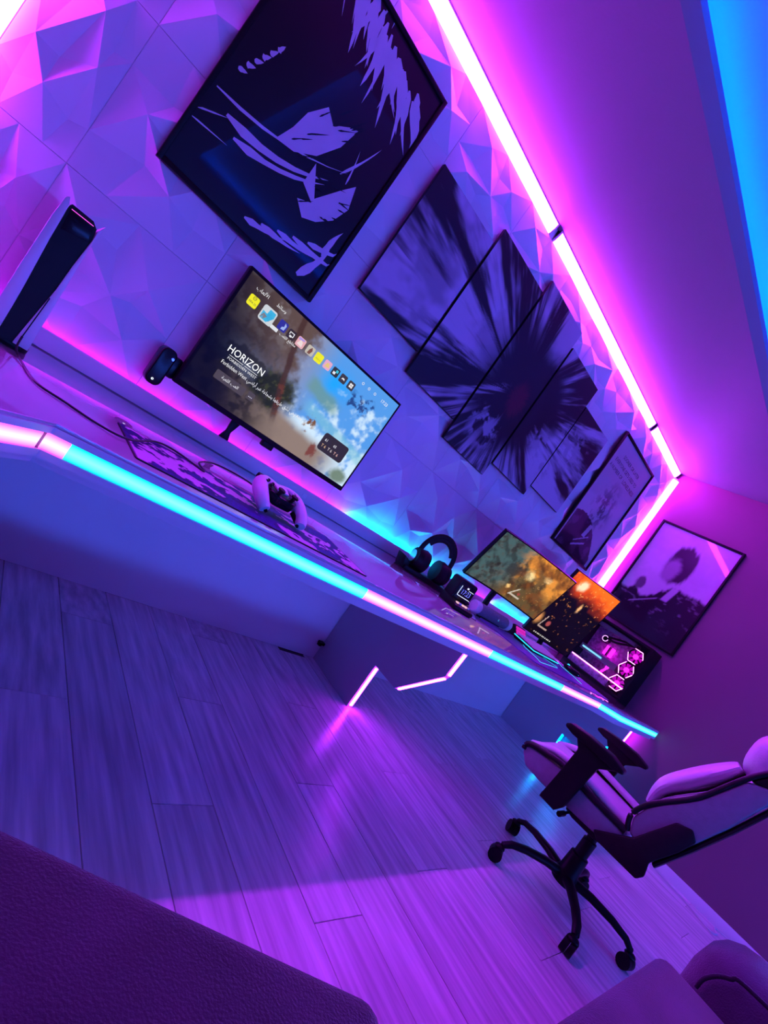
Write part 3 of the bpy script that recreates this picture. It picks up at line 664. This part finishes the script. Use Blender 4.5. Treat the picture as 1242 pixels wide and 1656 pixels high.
gc = thing('game_controller', 'white and black game controller lying on the cloud-patterned mat', 'game controller', (-3.655, -.735, DZ+.024), (R(14), 0, R(8))); gc.scale = (1.12, 1.12, 1.12)
shell = spline([(-.068, -.062, .012), (-.076, -.030, .024), (-.070, .018, .034), (-.045, .042, .036), (0, .046, .034), (.045, .042, .036), (.070, .018, .034), (.076, -.030, .024), (.068, -.062, .012)], 6)
k = len(shell)
rr = [(.010+.012*math.sin(math.pi*min(1, .15+1.7*min(i, k-1-i)/(k-1))), .010+.011*math.sin(math.pi*min(1, .12+1.5*min(i, k-1-i)/(k-1)))) for i in range(k)]
MB().tube(shell, rr, 14).build('shell', m_white, gc, smooth=60)
MB().prism([(-.052, .030), (-.050, -.012), (-.030, -.030), (.030, -.030), (.050, -.012), (.052, .030), (.030, .044), (-.030, .044)], 'z', .016, .046).build('centre_body', m_blackg, gc, bevel=.006, seg=3)
MB().prism([(-.026, .040), (-.022, .006), (.022, .006), (.026, .040)], 'z', .045, .051).build('touch_pad', m_white, gc, bevel=.002)
for s in (-1, 1):
    o = MB().lathe([(.006, .044), (.006, .056), (.011, .058), (.0115, .062), (.009, .064), (.004, .062)], (s*.026, -.012, 0), 'z', 18).build('thumb_stick', m_black, gc, smooth=40)
    MB().prism(rpoly(s*.052-.016, s*.052+.016, .050, .066, .005), 'z', .030, .046).build('trigger', m_black, gc, bevel=.003)
    for i in range(4):
        a = i*math.pi/2; MB().lathe([(.0045, .050), (.0045, .056), (.003, .057)], (s*.052+.011*math.cos(a), .016+.011*math.sin(a), 0), 'z', 10).build('button', m_black if s < 0 else m_alu, gc, smooth=40)
    MB().tube([(s*.060, -.064, .008), (s*.064, -.040, .014), (s*.055, -.015, .018)], [.004, .010, .008], 10).build('grip_inlay', m_black, gc, smooth=60)
cab = spline([(-4.375, -.405, DZ+.045), (-4.372, -.43, DZ+.012), (-4.352, -.545, DZ+.004), (-4.322, -.69, DZ+.004), (-4.262, -.735, DZ+.004), (-4.186, -.785, DZ+.004), (-4.12, -.80, DZ+.010), (-4.01, -.63, DZ+.010), (-3.94, -.625, DZ+.010), (-3.88, -.69, DZ+.010), (-3.87, -.60, DZ+.012), (-3.78, -.50, DZ+.018), (-3.69, -.56, DZ+.03), (-3.668, -.672, DZ+.032)], 8)
tag(MB().tube(cab, .0028, 8).build('charging_cable', m_cable, smooth=60), 'thin dark charging cable running from the console to the controller', 'cable')

# ================================================================== HEADSET, PIXEL CLOCK, SOUND BAR, KEY DECK
hs = thing('headset', 'black over-ear headset resting on the desk in front of the cyan wall glow', 'headset', (-2.395, -.31, DZ), (0, 0, R(-20))); hs.scale = (1.2, 1.2, 1.2)
arc = [(math.cos(a)*.088, 0, .115+math.sin(a)*.105) for a in [R(-28+236*i/24) for i in range(25)]]
MB().tube(arc, [(.012, .006)]*25, 10, up=(0, 1, 0)).build('headband', m_black, hs, smooth=60)
arc2 = [(math.cos(a)*.074, 0, .118+math.sin(a)*.086) for a in [R(25+130*i/14) for i in range(15)]]
MB().tube(arc2, [(.014, .007)]*15, 10, up=(0, 1, 0)).build('band_padding', m_cb, hs, smooth=60)
for s in (-1, 1):
    c = MB().lathe([(.026, s*.100), (.046, s*.096), (.050, s*.084), (.050, s*.070)], (0, 0, .068), 'x', 24).build('ear_cup', m_black, hs, smooth=35)
    MB().lathe([(.050, s*.070), (.054, s*.052), (.050, s*.032), (.030, s*.030)], (0, 0, .068), 'x', 24).build('ear_cushion', m_cb, c, smooth=60)
    MB().lathe([(.030, s*.1005), (.030, s*.1035), (.024, s*.1035)], (0, 0, .068), 'x', 24).build('metal_ring', m_chrome, c, smooth=35)
MB().prism([(-.13, -.05), (.12, -.06), (.125, .05), (-.11, .06)], 'z', 0, .022).build('rest', m_black, hs, bevel=.004)
MB().prism([(-.135, .0), (-.11, .0), (-.11, .04), (-.150, .055)], 'y', -.04, .05).build('rest_wing', m_black, hs, bevel=.003)

pc_ = thing('pixel_clock', 'small black desk clock with blue pixel digits and a row of keys', 'clock', (-2.405, -.585, DZ), (0, 0, R(-12))); pc_.scale = (1.18, 1.18, 1.18)
MB().prism(rpoly(-.052, .052, .020, .124, .014, 4), 'y', -.02, .045).build('screen_body', m_black, pc_, bevel=.006, seg=3)
MB().bx(-.043, .043, -.0225, -.0195, .034, .112).build('screen_glass', m_blackg, pc_, bevel=.001)
m_dig = emit('pixel_digits', (.18, .20, 1.0), 1.3); m_digw = emit('pixel_white', (.7, .75, 1.0), 1.3)
text('17:23', .030, m_dig, pc_, (.004, -.0235, .074), (R(90), 0, 0), name='digits', width=.85)
MB().bx(-.035, .042, -.0236, -.0228, .053, .0555).build('screen_line', m_digw, pc_); MB().bx(-.036, -.0335, -.0236, -.0228, .056, .098).build('screen_line', m_digw, pc_)
MB().bx(-.004, .006, -.0236, -.0228, .094, .101).build('screen_icon', m_digw, pc_); MB().bx(.010, .040, -.0236, -.0228, .090, .092).build('screen_line', m_digw, pc_)
MB().prism([(.045, .0), (-.072, .0), (-.080, .008), (-.078, .020), (-.024, .036), (.045, .036)], 'x', -.056, .056).build('base', m_black, pc_, bevel=.005, seg=2)
for i in range(5): MB().box((-.034+.017*i, -.052, .029), (.011, .012, .008), Matrix.Rotation(R(-16), 3, 'X')).build('key', emit('clock_key', (1., .55, .7), .9) if i in (0, 2, 3) else m_white, pc_, bevel=.001)

sb = thing('sound_bar', 'grey fabric tube speaker with white ends lying under the curved monitor', 'speaker', (-1.84, -.445, DZ), (0, 0, R(-2)))
MB().lathe([(.030, -.155), (.036, -.150), (.036, .150), (.030, .155)], (0, 0, .038), 'x', 28).build('fabric_body', m_grey, sb, smooth=40)
for s in (-1, 1): MB().lathe([(.033, s*.155), (.036, s*.158), (.036, s*.195), (.030, s*.203), (.010, s*.204)], (0, 0, .038), 'x', 28).build('end_cap', m_white, sb, smooth=40)
MB().bx(-.10, .10, -.02, .02, 0, .006).build('foot', m_black, sb)
MB().lathe([(.008, -.0365), (.008, -.0385), (.003, -.0385)], (.03, 0, .042), 'y', 14).build('emblem', m_chrome, sb, smooth=30)

kd = thing('key_deck', 'small tilted key pad with rows of magenta glowing keys', 'key pad', (-1.475, -.44, DZ), (0, 0, R(-8)))
MB().prism([(-.045, 0), (.045, 0), (.045, .012), (.018, .062), (.004, .068), (-.045, .012)], 'x', -.062, .062).build('housing', m_black, kd, bevel=.003)
rot = Matrix.Rotation(R(49), 3, 'X'); base = Vector((0, -.0225, .0385)); m_key = emit('magenta_key', (.75, .02, .55), .9)
for i in range(5):
    for j in range(3):
        p = base+rot @ Vector(((i-2)*.0215, (j-1)*.0205, .0015)); MB().box(p, (.017, .016, .006), rot).build('key', m_key, kd)

# ================================================================== KEYBOARD CORNER
m_navy = mat('navy_cloth', (.07, .05, .30), .5, var=.25, scale=20)
gm = thing('gaming_mat', 'dark blue mat with cyan glowing lines under the keyboard and mouse', 'desk mat', (-1.40, -.655, DZ))
MB().prism(rpoly(-.60, .56, -.245, .17, .02), 'z', 0, .004).build('cloth', m_navy, gm)
m_cl = emit('cyan_line', (.02, .65, 1.0), 1.5)
def gline(pts, r=.0035): MB().tube([(a, b2, .0035) for a, b2 in pts], r*.6, 6).build('glow_line', m_cl, gm, smooth=60)
gline([(-.10, .155), (-.30, .0), (-.36, -.12), (-.42, -.185), (-.02, -.10)]); gline([(.47, .155), (.30, .02), (.26, -.10), (.18, -.19)])
gline([(-.24, .05), (-.08, .02), (.02, -.08)], .0025)
kb = thing('keyboard', 'low keyboard with violet keys and cyan glowing rim on the dark mat', 'keyboard', (-1.455, -.60, DZ+.0062), (R(0), 0, R(3)))
MB().prism([(-.075, 0), (.075, 0), (.075, .026), (-.075, .014)], 'x', -.20, .20).build('case', m_black, kb, bevel=.003)
m_kc = emit('key_glow', (.30, .06, .80), .75)
bk = MB()
for r_ in range(5):
    for c_ in range(16):
        bk.box((-.183+.0244*c_, -.058+.029*r_, .0195+.0022*r_*1.05+.005), (.019, .022, .008))
bk.build('key_caps', m_kc, kb, kind='stuff')
MB().tube([(-.203, -.078, .010), (.203, -.078, .010)], .003, 6).tube([(-.203, .078, .020), (.203, .078, .020)], .003, 6).tube([(-.203, -.078, .010), (-.203, .078, .020)], .003, 6).build('rim_light', m_cl, kb)
ms = thing('mouse', 'black computer mouse with a cyan ring on the dark mat', 'mouse', (-1.10, -.70, DZ+.0062), (0, 0, R(12)))
MB().ell((0, 0, .019), (.034, .062, .019), 20, 12, .85).build('body', m_blackg, ms, smooth=60)
MB().lathe([(.006, -.004), (.009, -.002), (.009, .002), (.006, .004)], (0, .035, .034), 'x', 16).build('wheel', m_cl, ms, smooth=40)
MB().tube([(-.02, -.052, .020), (0, -.060, .020), (.02, -.052, .020)], .002, 6).build('ring_light', m_cl, ms)

# ================================================================== MONITORS
def flame(u, v, k):
    x = u*1.7 if k == 0 else u; n = fbm(x*4+k*9, v*4, 81+k); n2 = fbm(x*11, v*11+k*5, 82+k); n3 = fbm(x*30, v*30, 83+k)
    if k == 0:
        img = np.zeros(u.shape+(3,))+np.array((.10, .17, .17)); img = lay(img, (.34, .33, .28), ss(.45, .7, n2)*.8)
        img = lay(img, (.26, .15, .05), ss(.30, .62, u+.3*(n-.5)-.1*(v-.5)))
        img = lay(img, (.85, .38, .07), ss(.46, .62, n*.7+n2*.3+.35*(u-.55)+.25*(v-.5))*ss(.3, .5, u)*.9)
        img = lay(img, (.16, .12, .05), ss(.62, .35, v+.25*(u-.8)+.15*(n-.5))*ss(.35, .6, u)*.85)
        img = lay(img, (1., .80, .42), ss(.13, .02, np.hypot((u-.60)*1.6, v-.60)+.12*(n2-.5))); img = lay(img, (1., .72, .36), ss(.10, .02, np.hypot((u-.78)*1.6, v-.75)+.1*(n2-.5))*.9)
        img = lay(img, (.05, .045, .04), ss(.20, .10, np.hypot((u-.42)*1.5, (v-.52))+.2*(n2-.5))*.75)
        img = lay(img, (.85, .50, .18), ss(.72, .78, n3)*ss(.4, .6, u)*.7)
        img = lay(img, (.02, .03, .03), ss(.42, .72, n2)*ss(.5, .2, u)*.85); img = lay(img, (.28, .10, .02), ss(.38, .72, fbm(x*7+40, v*7, 91))*ss(.4, .6, u)*.8); img = lay(img, (.03, .02, .01), ss(.45, .75, fbm(x*9+10, v*9+x*5, 92))*.55)
        img = lay(img, (.9, .6, .25), ss(.06, .02, np.hypot((u-.50)*1.7, v-.22)+.06*(n3-.5)))
        img = lay(img, (.65, .60, .50), ((np.abs(u-.60-.35*(v-.2)) < .008) & (np.abs(v-.2) < .10))*1.)
        img = lay(img, (.65, .58, .48), ((np.abs(v-.12) < .016) & (np.abs(u-.64) < .07))*.9)
        img = lay(img, (.45, .10, .08), ss(.035, .02, np.hypot((u-.665)*1.7, v-.20))*.9)
    else:
        img = np.zeros(u.shape+(3,))+np.array((.012, .005, .004))
        img = lay(img, (.75, .10, .005), ss(.66, .86, v+.30*(n-.5)+.10*(u-.3))); img = lay(img, (1., .26, .01), ss(.78, .98, v+.3*(n2-.5)+.2*(u-.5))*.8)
        img = lay(img, (1., .80, .55), ss(.13, .04, np.hypot((u-.26), (v-.88)*1.2)+.10*(n2-.5)))
        img = lay(img, (.9, .42, .12), ss(.70, .76, n3)*ss(.45, .65, v)*.8); img = lay(img, (.75, .30, .12), ss(.76, .80, n3)*.6)
        img = lay(img, (.95, .55, .25), ss(.04, .01, np.hypot(u-.52, (v-.62)*.45)+.03*(n3-.5))); img = lay(img, (.8, .4, .15), ss(.10, .02, np.hypot(u-.05, (v-.22)*.8)+.05*(n2-.5))*.9)
        img = lay(img, (.55, .42, .36), ((np.abs(u-.17-.25*(v-.22)) < .010) & (np.abs(v-.22) < .09))*1.); img = lay(img, (.50, .36, .30), ((np.abs(v-.13) < .014) & (np.abs(u-.25) < .10))*1.)
        img = lay(img, (.5, .12, .12), ss(.05, .03, np.hypot(u-.28, v-.22))*.9)
        for q in range(11): img = lay(img, (.8, .75, .7), ((np.hypot((u-.18-.037*q), (v-.035)*1.3) < .011))*1.)
    return np.clip(img, 0, 1)**1.25
m_scr = picture('monitor_picture', 1.15, .45, spec=.1)
def monitor(name, label, pos, yaw, tilt, w, h, curve, k, nx, ny):
    t = thing(name, label, 'monitor', (pos[0], pos[1], DZ), (0, 0, yaw))
    hd = bpy.data.objects.new('display_head', None)
    up = Matrix.Rotation(tilt, 3, 'X'); zc = pos[2]-DZ
    def cv(x): return (curve-math.sqrt(curve*curve-x*x)) if curve else 0.      # edges come forward
    def P(x, yb, z): v = up @ Vector((x, yb-cv(x), z)); return (v.x, v.y, v.z+zc)
    n = 16; prof = [(-w/2, -h/2), (w/2, h/2)]
    vs = []; fs = []
    for i in range(n+1):
        x = -w/2+w*i/n
        vs += [P(x, -.006, -h/2), P(x, -.006, h/2), P(x, .022, h/2), P(x, .022, -h/2)]
    for i in range(n):
        a = 4*i; b2 = a+4
        fs += [(a, b2, b2+1, a+1), (a+1, b2+1, b2+2, a+2), (a+2, b2+2, b2+3, a+3), (a+3, b2+3, b2, a)]
    fs += [(0, 1, 2, 3), (4*n+3, 4*n+2, 4*n+1, 4*n)]
    MB().add(vs, fs).build('casing', m_black, t)
    bz = .008
    picgrid('screen', lambda u, v: flame(u, v, k), w, h, nx, ny, m_scr, t, lambda u, v: P((u-.5)*(w-2*bz), -.0075, (v-.5)*(h-2*bz)+.002))
    return t, P
m1, P1 = monitor('curved_monitor', 'curved monitor showing a teal and orange battle scene on a steel foot', (-1.8188, -.4221, 1.0975), R(-21.1), R(19.4), .61, .36, 1.6, 0, 150, 90)
def stand(t, P, foot):
    c = Vector(P(0, .03, -.02)); 
    MB().tube([c, c+Vector((0, .05, -.03)), Vector((0, c.y+.075, .10)), Vector((0, c.y+.07, .012))], [.022, .022, .020, .020], 10, up=(0, 1, 0)).build('neck', m_black, t, smooth=50)
    y = c.y+.07
    if foot == 'v':
        for s in (-1, 1):
            path = spline([(0, y, .010), (s*.05, y, .013), (s*.11, y-.008, .007)], 6); MB().tube(path, [(.016-.008*i/12, .008-.003*i/12) for i in range(13)], 10).build('foot', m_black, t, smooth=50)
            MB().tube([Vector(p)+Vector((0, 0, .0075)) for p in path], .003, 6).build('foot_trim', m_chrome, t, smooth=50)
    else:
        MB().prism(rpoly(-.10, .10, y-.05, y+.07, .02), 'z', 0, .012).build('foot', m_black, t, bevel=.003)
stand(m1, P1, 'v')
m2, P2 = monitor('upright_monitor', 'tall monitor showing glowing embers, standing in front of the computer case', (-1.0341, -.4494, 1.0953), R(-27.1), R(13.7), .42, .56, 0, 1, 100, 132)
stand(m2, P2, 'p')

# ================================================================== COMPUTER CASE
pcx0, pcx1, py0, py1, pz1 = -.255, -.03, -.755, -.225, 1.242-DZ
tw = thing('computer_case', 'black computer tower with glass side and magenta glowing fans', 'computer', (-.14, -.49, DZ))
ox, oy = -.14, -.49
def pbx(x0_, x1_, y0_, y1_, z0_, z1_, nm, m, par=tw, bv=0): return MB().bx(x0_-ox, x1_-ox, y0_-oy, y1_-oy, z0_, z1_).build(nm, m, par, bevel=bv)
pbx(pcx0, pcx1, py0, py1, 0, .025, 'bottom_panel', m_black); pbx(pcx0, pcx1, py0, py1, pz1-.014, pz1, 'top_panel', m_black); pbx(pcx0, pcx1, py0, py0+.022, .025, pz1-.014, 'front_panel', m_black)
pbx(pcx0, pcx1, py1-.012, py1, .025, pz1-.014, 'rear_panel', m_black); pbx(pcx1-.006, pcx1, py0+.022, py1-.012, .025, pz1-.014, 'far_side_panel', m_black)
pbx(pcx0, pcx0+.004, py0+.004, py1-.004, .004, pz1-.004, 'glass_side', glass('tinted_glass', (.02, .015, .025), .10))
m_mb = mat('circuit_board', (.45, .25, .48), .5, var=.6, scale=40); m_pcm = emit('case_magenta', (.85, .01, .80), 5.0); m_pcw = emit('case_white_pink', (1., .22, .9), 8.)
pbx(-.06, -.05, py0+.17, py1-.02, .10, pz1-.03, 'motherboard', m_mb)
g = pbx(-.185, -.06, py0+.17, py1-.03, .165, .215, 'graphics_card', m_cg, bv=.004); pbx(-.190, -.186, py0+.30, py1-.05, .183, .197, 'card_light', emit('card_cyan', (.2, .6, 1.), 1.6), g)
pbx(-.22, -.05, py0+.15, py1-.02, .028, .098, 'power_shroud', m_mb)
pbx(-.226, -.221, py0+.03, py1-.03, .088, .096, 'light_bar', m_pcw)
pp = MB().lathe([(.034, 0), (.034, -.045), (.030, -.05), (.005, -.05)], (-.06-ox, -.36-oy, .345), 'x', 24).build('pump', m_blackg, tw, smooth=40)
MB().lathe([(.026, -.052), (.026, -.055), (.020, -.055), (.020, -.052)], (-.06-ox, -.36-oy, .345), 'x', 24).build('pump_ring', emit('pump_ring', (.75, .35, 1.), 2.), pp)
for dz in (0, .03): MB().tube(spline([(-.115-ox, -.38-oy, .355+dz*.5), (-.15-ox, -.46-oy, .36+dz), (-.15-ox, -.55-oy, .40+dz*.6), (-.12-ox, -.62-oy, .43)], 6), .009, 8).build('coolant_tube', m_cb, tw, smooth=60)
for i in range(3): pbx(-.12, -.055, -.42-.022*i, -.41-.022*i, .23, .31, 'memory_stick', m_pcm if i != 1 else m_black)
pbx(-.20, -.05, py0+.15, py1-.02, pz1-.06, pz1-.03, 'radiator', m_cg)
MB().tube(spline([(-.11-ox, -.50-oy, .19), (-.16-ox, -.52-oy, .15), (-.16-ox, -.50-oy, .10)], 6), .014, 8, sq=(1, .5)).build('power_cable', m_pcm, tw, smooth=60)
m_fb = emit('fan_blade_glow', (.62, .0, .60), 1.0)
for i in range(3):
    cz = .095+.125*i+.01; cy = py0+.092-oy; cx = -.215-ox
    fr = MB()
    outer = [(cy+.062*math.cos(R(60*q)), cz+.062*math.sin(R(60*q))) for q in range(6)]
    fan = MB().lathe([(.060, 0), (.060, .022), (.056, .022), (.056, 0)], (cx, cy, cz), 'x', 24).build('fan', m_black, tw, smooth=30)
    for q in range(0, 6):
        if (q+i) % 3 == 2: continue
        a, b2 = outer[q], outer[(q+1) % 6]
        MB().tube([(cx-.003, a[0], a[1]), (cx-.003, b2[0], b2[1])], .0024, 6).build('fan_light', m_pcw, fan)
    bl = MB()
    for q in range(7):
        a = 2*math.pi*q/7; d = lambda r, t: (cy+r*math.cos(t), cz+r*math.sin(t))
        p = [d(.018, a), d(.052, a+.25), d(.052, a+.85), d(.018, a+.7)]
        bl.add([(cx+.006, *p[0]), (cx+.006, *p[1]), (cx+.014, *p[2]), (cx+.014, *p[3]), (cx+.008, *p[0]), (cx+.008, *p[1]), (cx+.016, *p[2]), (cx+.016, *p[3])], [(0, 1, 2, 3), (7, 6, 5, 4), (0, 4, 5, 1), (1, 5, 6, 2), (2, 6, 7, 3), (3, 7, 4, 0)])
    bl.build('fan_blades', m_fb, fan); MB().lathe([(.019, .002), (.019, .018), (.01, .02)], (cx, cy, cz), 'x', 18).build('fan_hub', m_pcm, fan, smooth=40)

# ================================================================== GAMING CHAIR
CX, CY = -1.84, -1.495
ch = thing('gaming_chair', 'white and grey gaming chair with black armrests and five-arm wheeled base', 'chair', (CX, CY, 0), (0, 0, R(8)))
def yz(p): return [(y-CY+.04, z) for y, z in p]
for a in (137, 209, 281, -7, 65):
    ca, sa = math.cos(R(a)), math.sin(R(a)); Pq = lambda r, z: (r*ca, r*sa, z)
    lg = MB().tube([Pq(.03, .112), Pq(.12, .118), Pq(.22, .112), Pq(.29, .098), Pq(.325, .075)], [(.026, .020), (.024, .018), (.021, .016), (.019, .014), (.016, .012)], 10).build('leg', m_black, ch, smooth=50)
    wx = R(a+60); ux, uy = math.cos(wx), math.sin(wx); c0 = Vector(Pq(.33, .030))
    b = MB()
    for s in (-1, 1):
        p = c0+Vector((ux, uy, 0))*(.013*s); b.tube([p-Vector((ux, uy, 0))*.0115, p+Vector((ux, uy, 0))*.0115], .030, 18)
    b.tube([Vector(Pq(.318, .085)), c0+Vector((0, 0, .02))], .012, 10, up=(0, 1, 0)); b.ell(tuple(c0+Vector((0, 0, .032))), (.024, .024, .012), 12, 8)
    b.build('caster', m_black, lg, smooth=40)
MB().lathe([(.02, .075), (.050, .080), (.052, .125), (.044, .14), (.040, .22), (.030, .225), (.030, .30), (.022, .302), (.022, .36)], (0, 0, 0), 'z', 20).build('gas_column', m_black, ch, smooth=35)
MB().prism(yz([(-1.40, .345), (-1.40, .395), (-1.60, .395), (-1.60, .345), (-1.55, .335), (-1.44, .335)]), 'x', -.09, .09).build('tilt_mechanism', m_black, ch, bevel=.006)
MB().tube([(-.09, .105, .36), (-.19, .12, .345)], .006, 8).tube([(-.17, .117, .347), (-.215, .124, .342)], .012, 8).build('tilt_lever', m_black, ch, smooth=40)
side = yz([(-1.167, .445), (-1.163, .470), (-1.185, .484), (-1.33, .503), (-1.49, .488), (-1.63, .482), (-1.64, .42), (-1.54, .401), (-1.30, .396), (-1.207, .404)])
for s in (-1, 1): MB().prism(side, 'x', s*.20, s*.275).build('seat_side', m_cg, ch, bevel=.012, seg=3)
MB().prism(yz([(-1.158, .435), (-1.152, .480), (-1.18, .505), (-1.35, .512), (-1.50, .498), (-1.64, .485), (-1.64, .41), (-1.25, .40)]), 'x', -.205, .205).build('seat_cushion', m_cw, ch, bevel=.016, seg=3)
for s in (-1, 1):
    MB().tube(spline([(s*.262, y-CY+.04, z) for y, z in [(-1.165, .455), (-1.172, .487), (-1.25, .508), (-1.34, .518), (-1.49, .502), (-1.63, .495)]], 5), [(.024, .013)]*26, 10).build('seat_trim', m_cb, ch, smooth=60)
    MB().tube(spline([(s*.215, y-CY+.04, z) for y, z in [(-1.168, .485), (-1.25, .527), (-1.34, .538), (-1.49, .522), (-1.62, .505)]], 5), [(.030, .016)]*21, 10).build('seat_bolster', m_cw, ch, smooth=60)
bf = [(-1.640, .500), (-1.622, .555), (-1.640, .615), (-1.672, .665), (-1.752, .770), (-1.826, .926), (-1.885, 1.02), (-1.97, 1.20), (-2.02, 1.27)]
br = [(-2.075, 1.25), (-2.03, 1.12), (-1.925, .935), (-1.862, .755), (-1.80, .600), (-1.742, .468)]
for s in (-1, 1): MB().prism(yz(bf[:6]+[(-1.895, .955), (-1.915, .930)]+br[3:]), 'x', s*.215, s*.275).build('back_side', m_cg, ch, bevel=.010, seg=3)
MB().prism(yz([(y-.006, z) for y, z in bf]+br), 'x', -.225, .225).build('backrest', m_cw, ch, bevel=.018, seg=3)
for s in (-1, 1):
    MB().tube(spline([(s*.262, y-CY+.050, z) for y, z in bf[:7]], 5), [(.018, .010)]*31, 10).build('back_trim', m_cb, ch, smooth=60)
    MB().prism(yz([(-1.895, .945), (-1.83, .935), (-1.89, 1.03), (-1.98, 1.21), (-2.03, 1.25), (-2.07, 1.24), (-2.02, 1.11), (-1.93, .94)]), 'x', s*.20, s*.270).build('shoulder_wing', m_cb, ch, bevel=.012, seg=3)
    MB().tube([(s*.245, y-CY+.028, z) for y, z in br[1:]][::-1], [(.028, .010)]*5, 8).build('rear_trim', m_cb, ch, smooth=60)
MB().tube(spline([(0, y-CY+.052, z) for y, z in [(-1.635, .62), (-1.645, .70), (-1.70, .79), (-1.765, .89), (-1.80, .95)]], 5), [(.20-.03*abs(i-10)/10, .030*math.sin(math.pi*(i+2)/24)+.008) for i in range(21)], 20, up=(0, 1, 0)).build('lumbar_padding', m_cw, ch, smooth=60)
MB().ell((0, -1.800-CY, 1.030), (.16, .060, .098), 24, 14, .8).build('head_pillow', m_cw, ch, smooth=60)
for s in (-1, 1):
    MB().prism(yz([(-1.544, .415), (-1.575, .392), (-1.735, .392), (-1.752, .42), (-1.74, .47), (-1.79, .575), (-1.812, .64), (-1.785, .668), (-1.735, .65), (-1.66, .50), (-1.60, .455)]), 'x', s*.268, s*.292).build('recline_hinge', m_cb, ch, bevel=.006, seg=2)
    arm = MB().prism(yz([(-1.329, .368), (-1.403, .366), (-1.424, .40), (-1.436, .545), (-1.443, .612), (-1.475, .636), (-1.500, .655), (-1.295, .668), (-1.318, .655), (-1.345, .620), (-1.338, .485)]), 'x', s*.288, s*.322).build('armrest', m_black, ch, bevel=.006, seg=2)
    MB().prism(yz([(-1.262, .664), (-1.258, .676), (-1.275, .690), (-1.36, .697), (-1.46, .694), (-1.520, .676), (-1.526, .662), (-1.49, .652), (-1.30, .656)]), 'x', s*.268, s*.345).build('arm_pad', m_black, arm, bevel=.008, seg=3)
    MB().prism(yz([(-1.329, .366), (-1.403, .364), (-1.403, .388), (-1.329, .390)]), 'x', s*.05, s*.318).build('arm_bracket', m_black, arm, bevel=.003)

# ================================================================== FOREGROUND SEATING, FLOOR CABLE
sf = thing('sofa', 'plum velvet sofa with a rounded arm in the near foreground', 'sofa', (-2.86, -2.40, 0))
def sb_(x0_, x1_, y0_, y1_, z0_, z1_, nm, m, bv): return MB().bx(x0_+2.86, x1_+2.86, y0_+2.40, y1_+2.40, z0_, z1_).build(nm, m, sf, bevel=bv, seg=4)
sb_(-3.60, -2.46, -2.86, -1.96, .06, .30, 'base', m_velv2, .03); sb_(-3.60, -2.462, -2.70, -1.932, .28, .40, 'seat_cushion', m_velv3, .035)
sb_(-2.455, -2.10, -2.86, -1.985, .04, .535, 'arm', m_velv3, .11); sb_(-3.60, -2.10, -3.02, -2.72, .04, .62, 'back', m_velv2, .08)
MB().tube(spline([(-2.462+2.86, y+2.40, z) for y, z in [(-2.03, .40), (-2.035, .44), (-2.07, .485), (-2.14, .505), (-2.6, .51)]], 6), .006, 8).build('piping', m_velv2, sf, smooth=60)
for x in (-3.55, -2.16):
    for y in (-2.0, -2.95): MB().bx(x-.02+2.86, x+.02+2.86, y-.02+2.40, y+.02+2.40, 0, .07).build('leg', m_black, sf)
d = Vector((.86, -.51, 0)).normalized(); nn = Vector((-.51, -.86, 0)).normalized()
cn = Vector((-3.685, -1.825, 0))-d*.40+nn*.30
ot = thing('ottoman', 'dark plum velvet ottoman with rounded edges close to the camera', 'ottoman', cn, (0, 0, math.atan2(d.y, d.x)))
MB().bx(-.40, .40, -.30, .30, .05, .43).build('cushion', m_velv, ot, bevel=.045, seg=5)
for sx in (-1, 1):
    for sy in (-1, 1): MB().bx(sx*.33-.02, sx*.33+.02, sy*.22-.02, sy*.22+.02, 0, .06).build('leg', m_black, ot)
wc = spline([(-.03, -1.10, .006), (-.06, -1.48, .006), (-.09, -1.60, .006), (-.11, -1.70, .006), (-.20, -1.86, .006), (-.14, -1.90, .006), (-.05, -1.88, .006), (-.03, -2.05, .006), (-.05, -2.6, .006)], 8)
tag(MB().tube(wc, .005, 8).build('floor_cable', m_cablew, smooth=60), 'pale loose cable on the floor along the right-hand wall', 'cable')
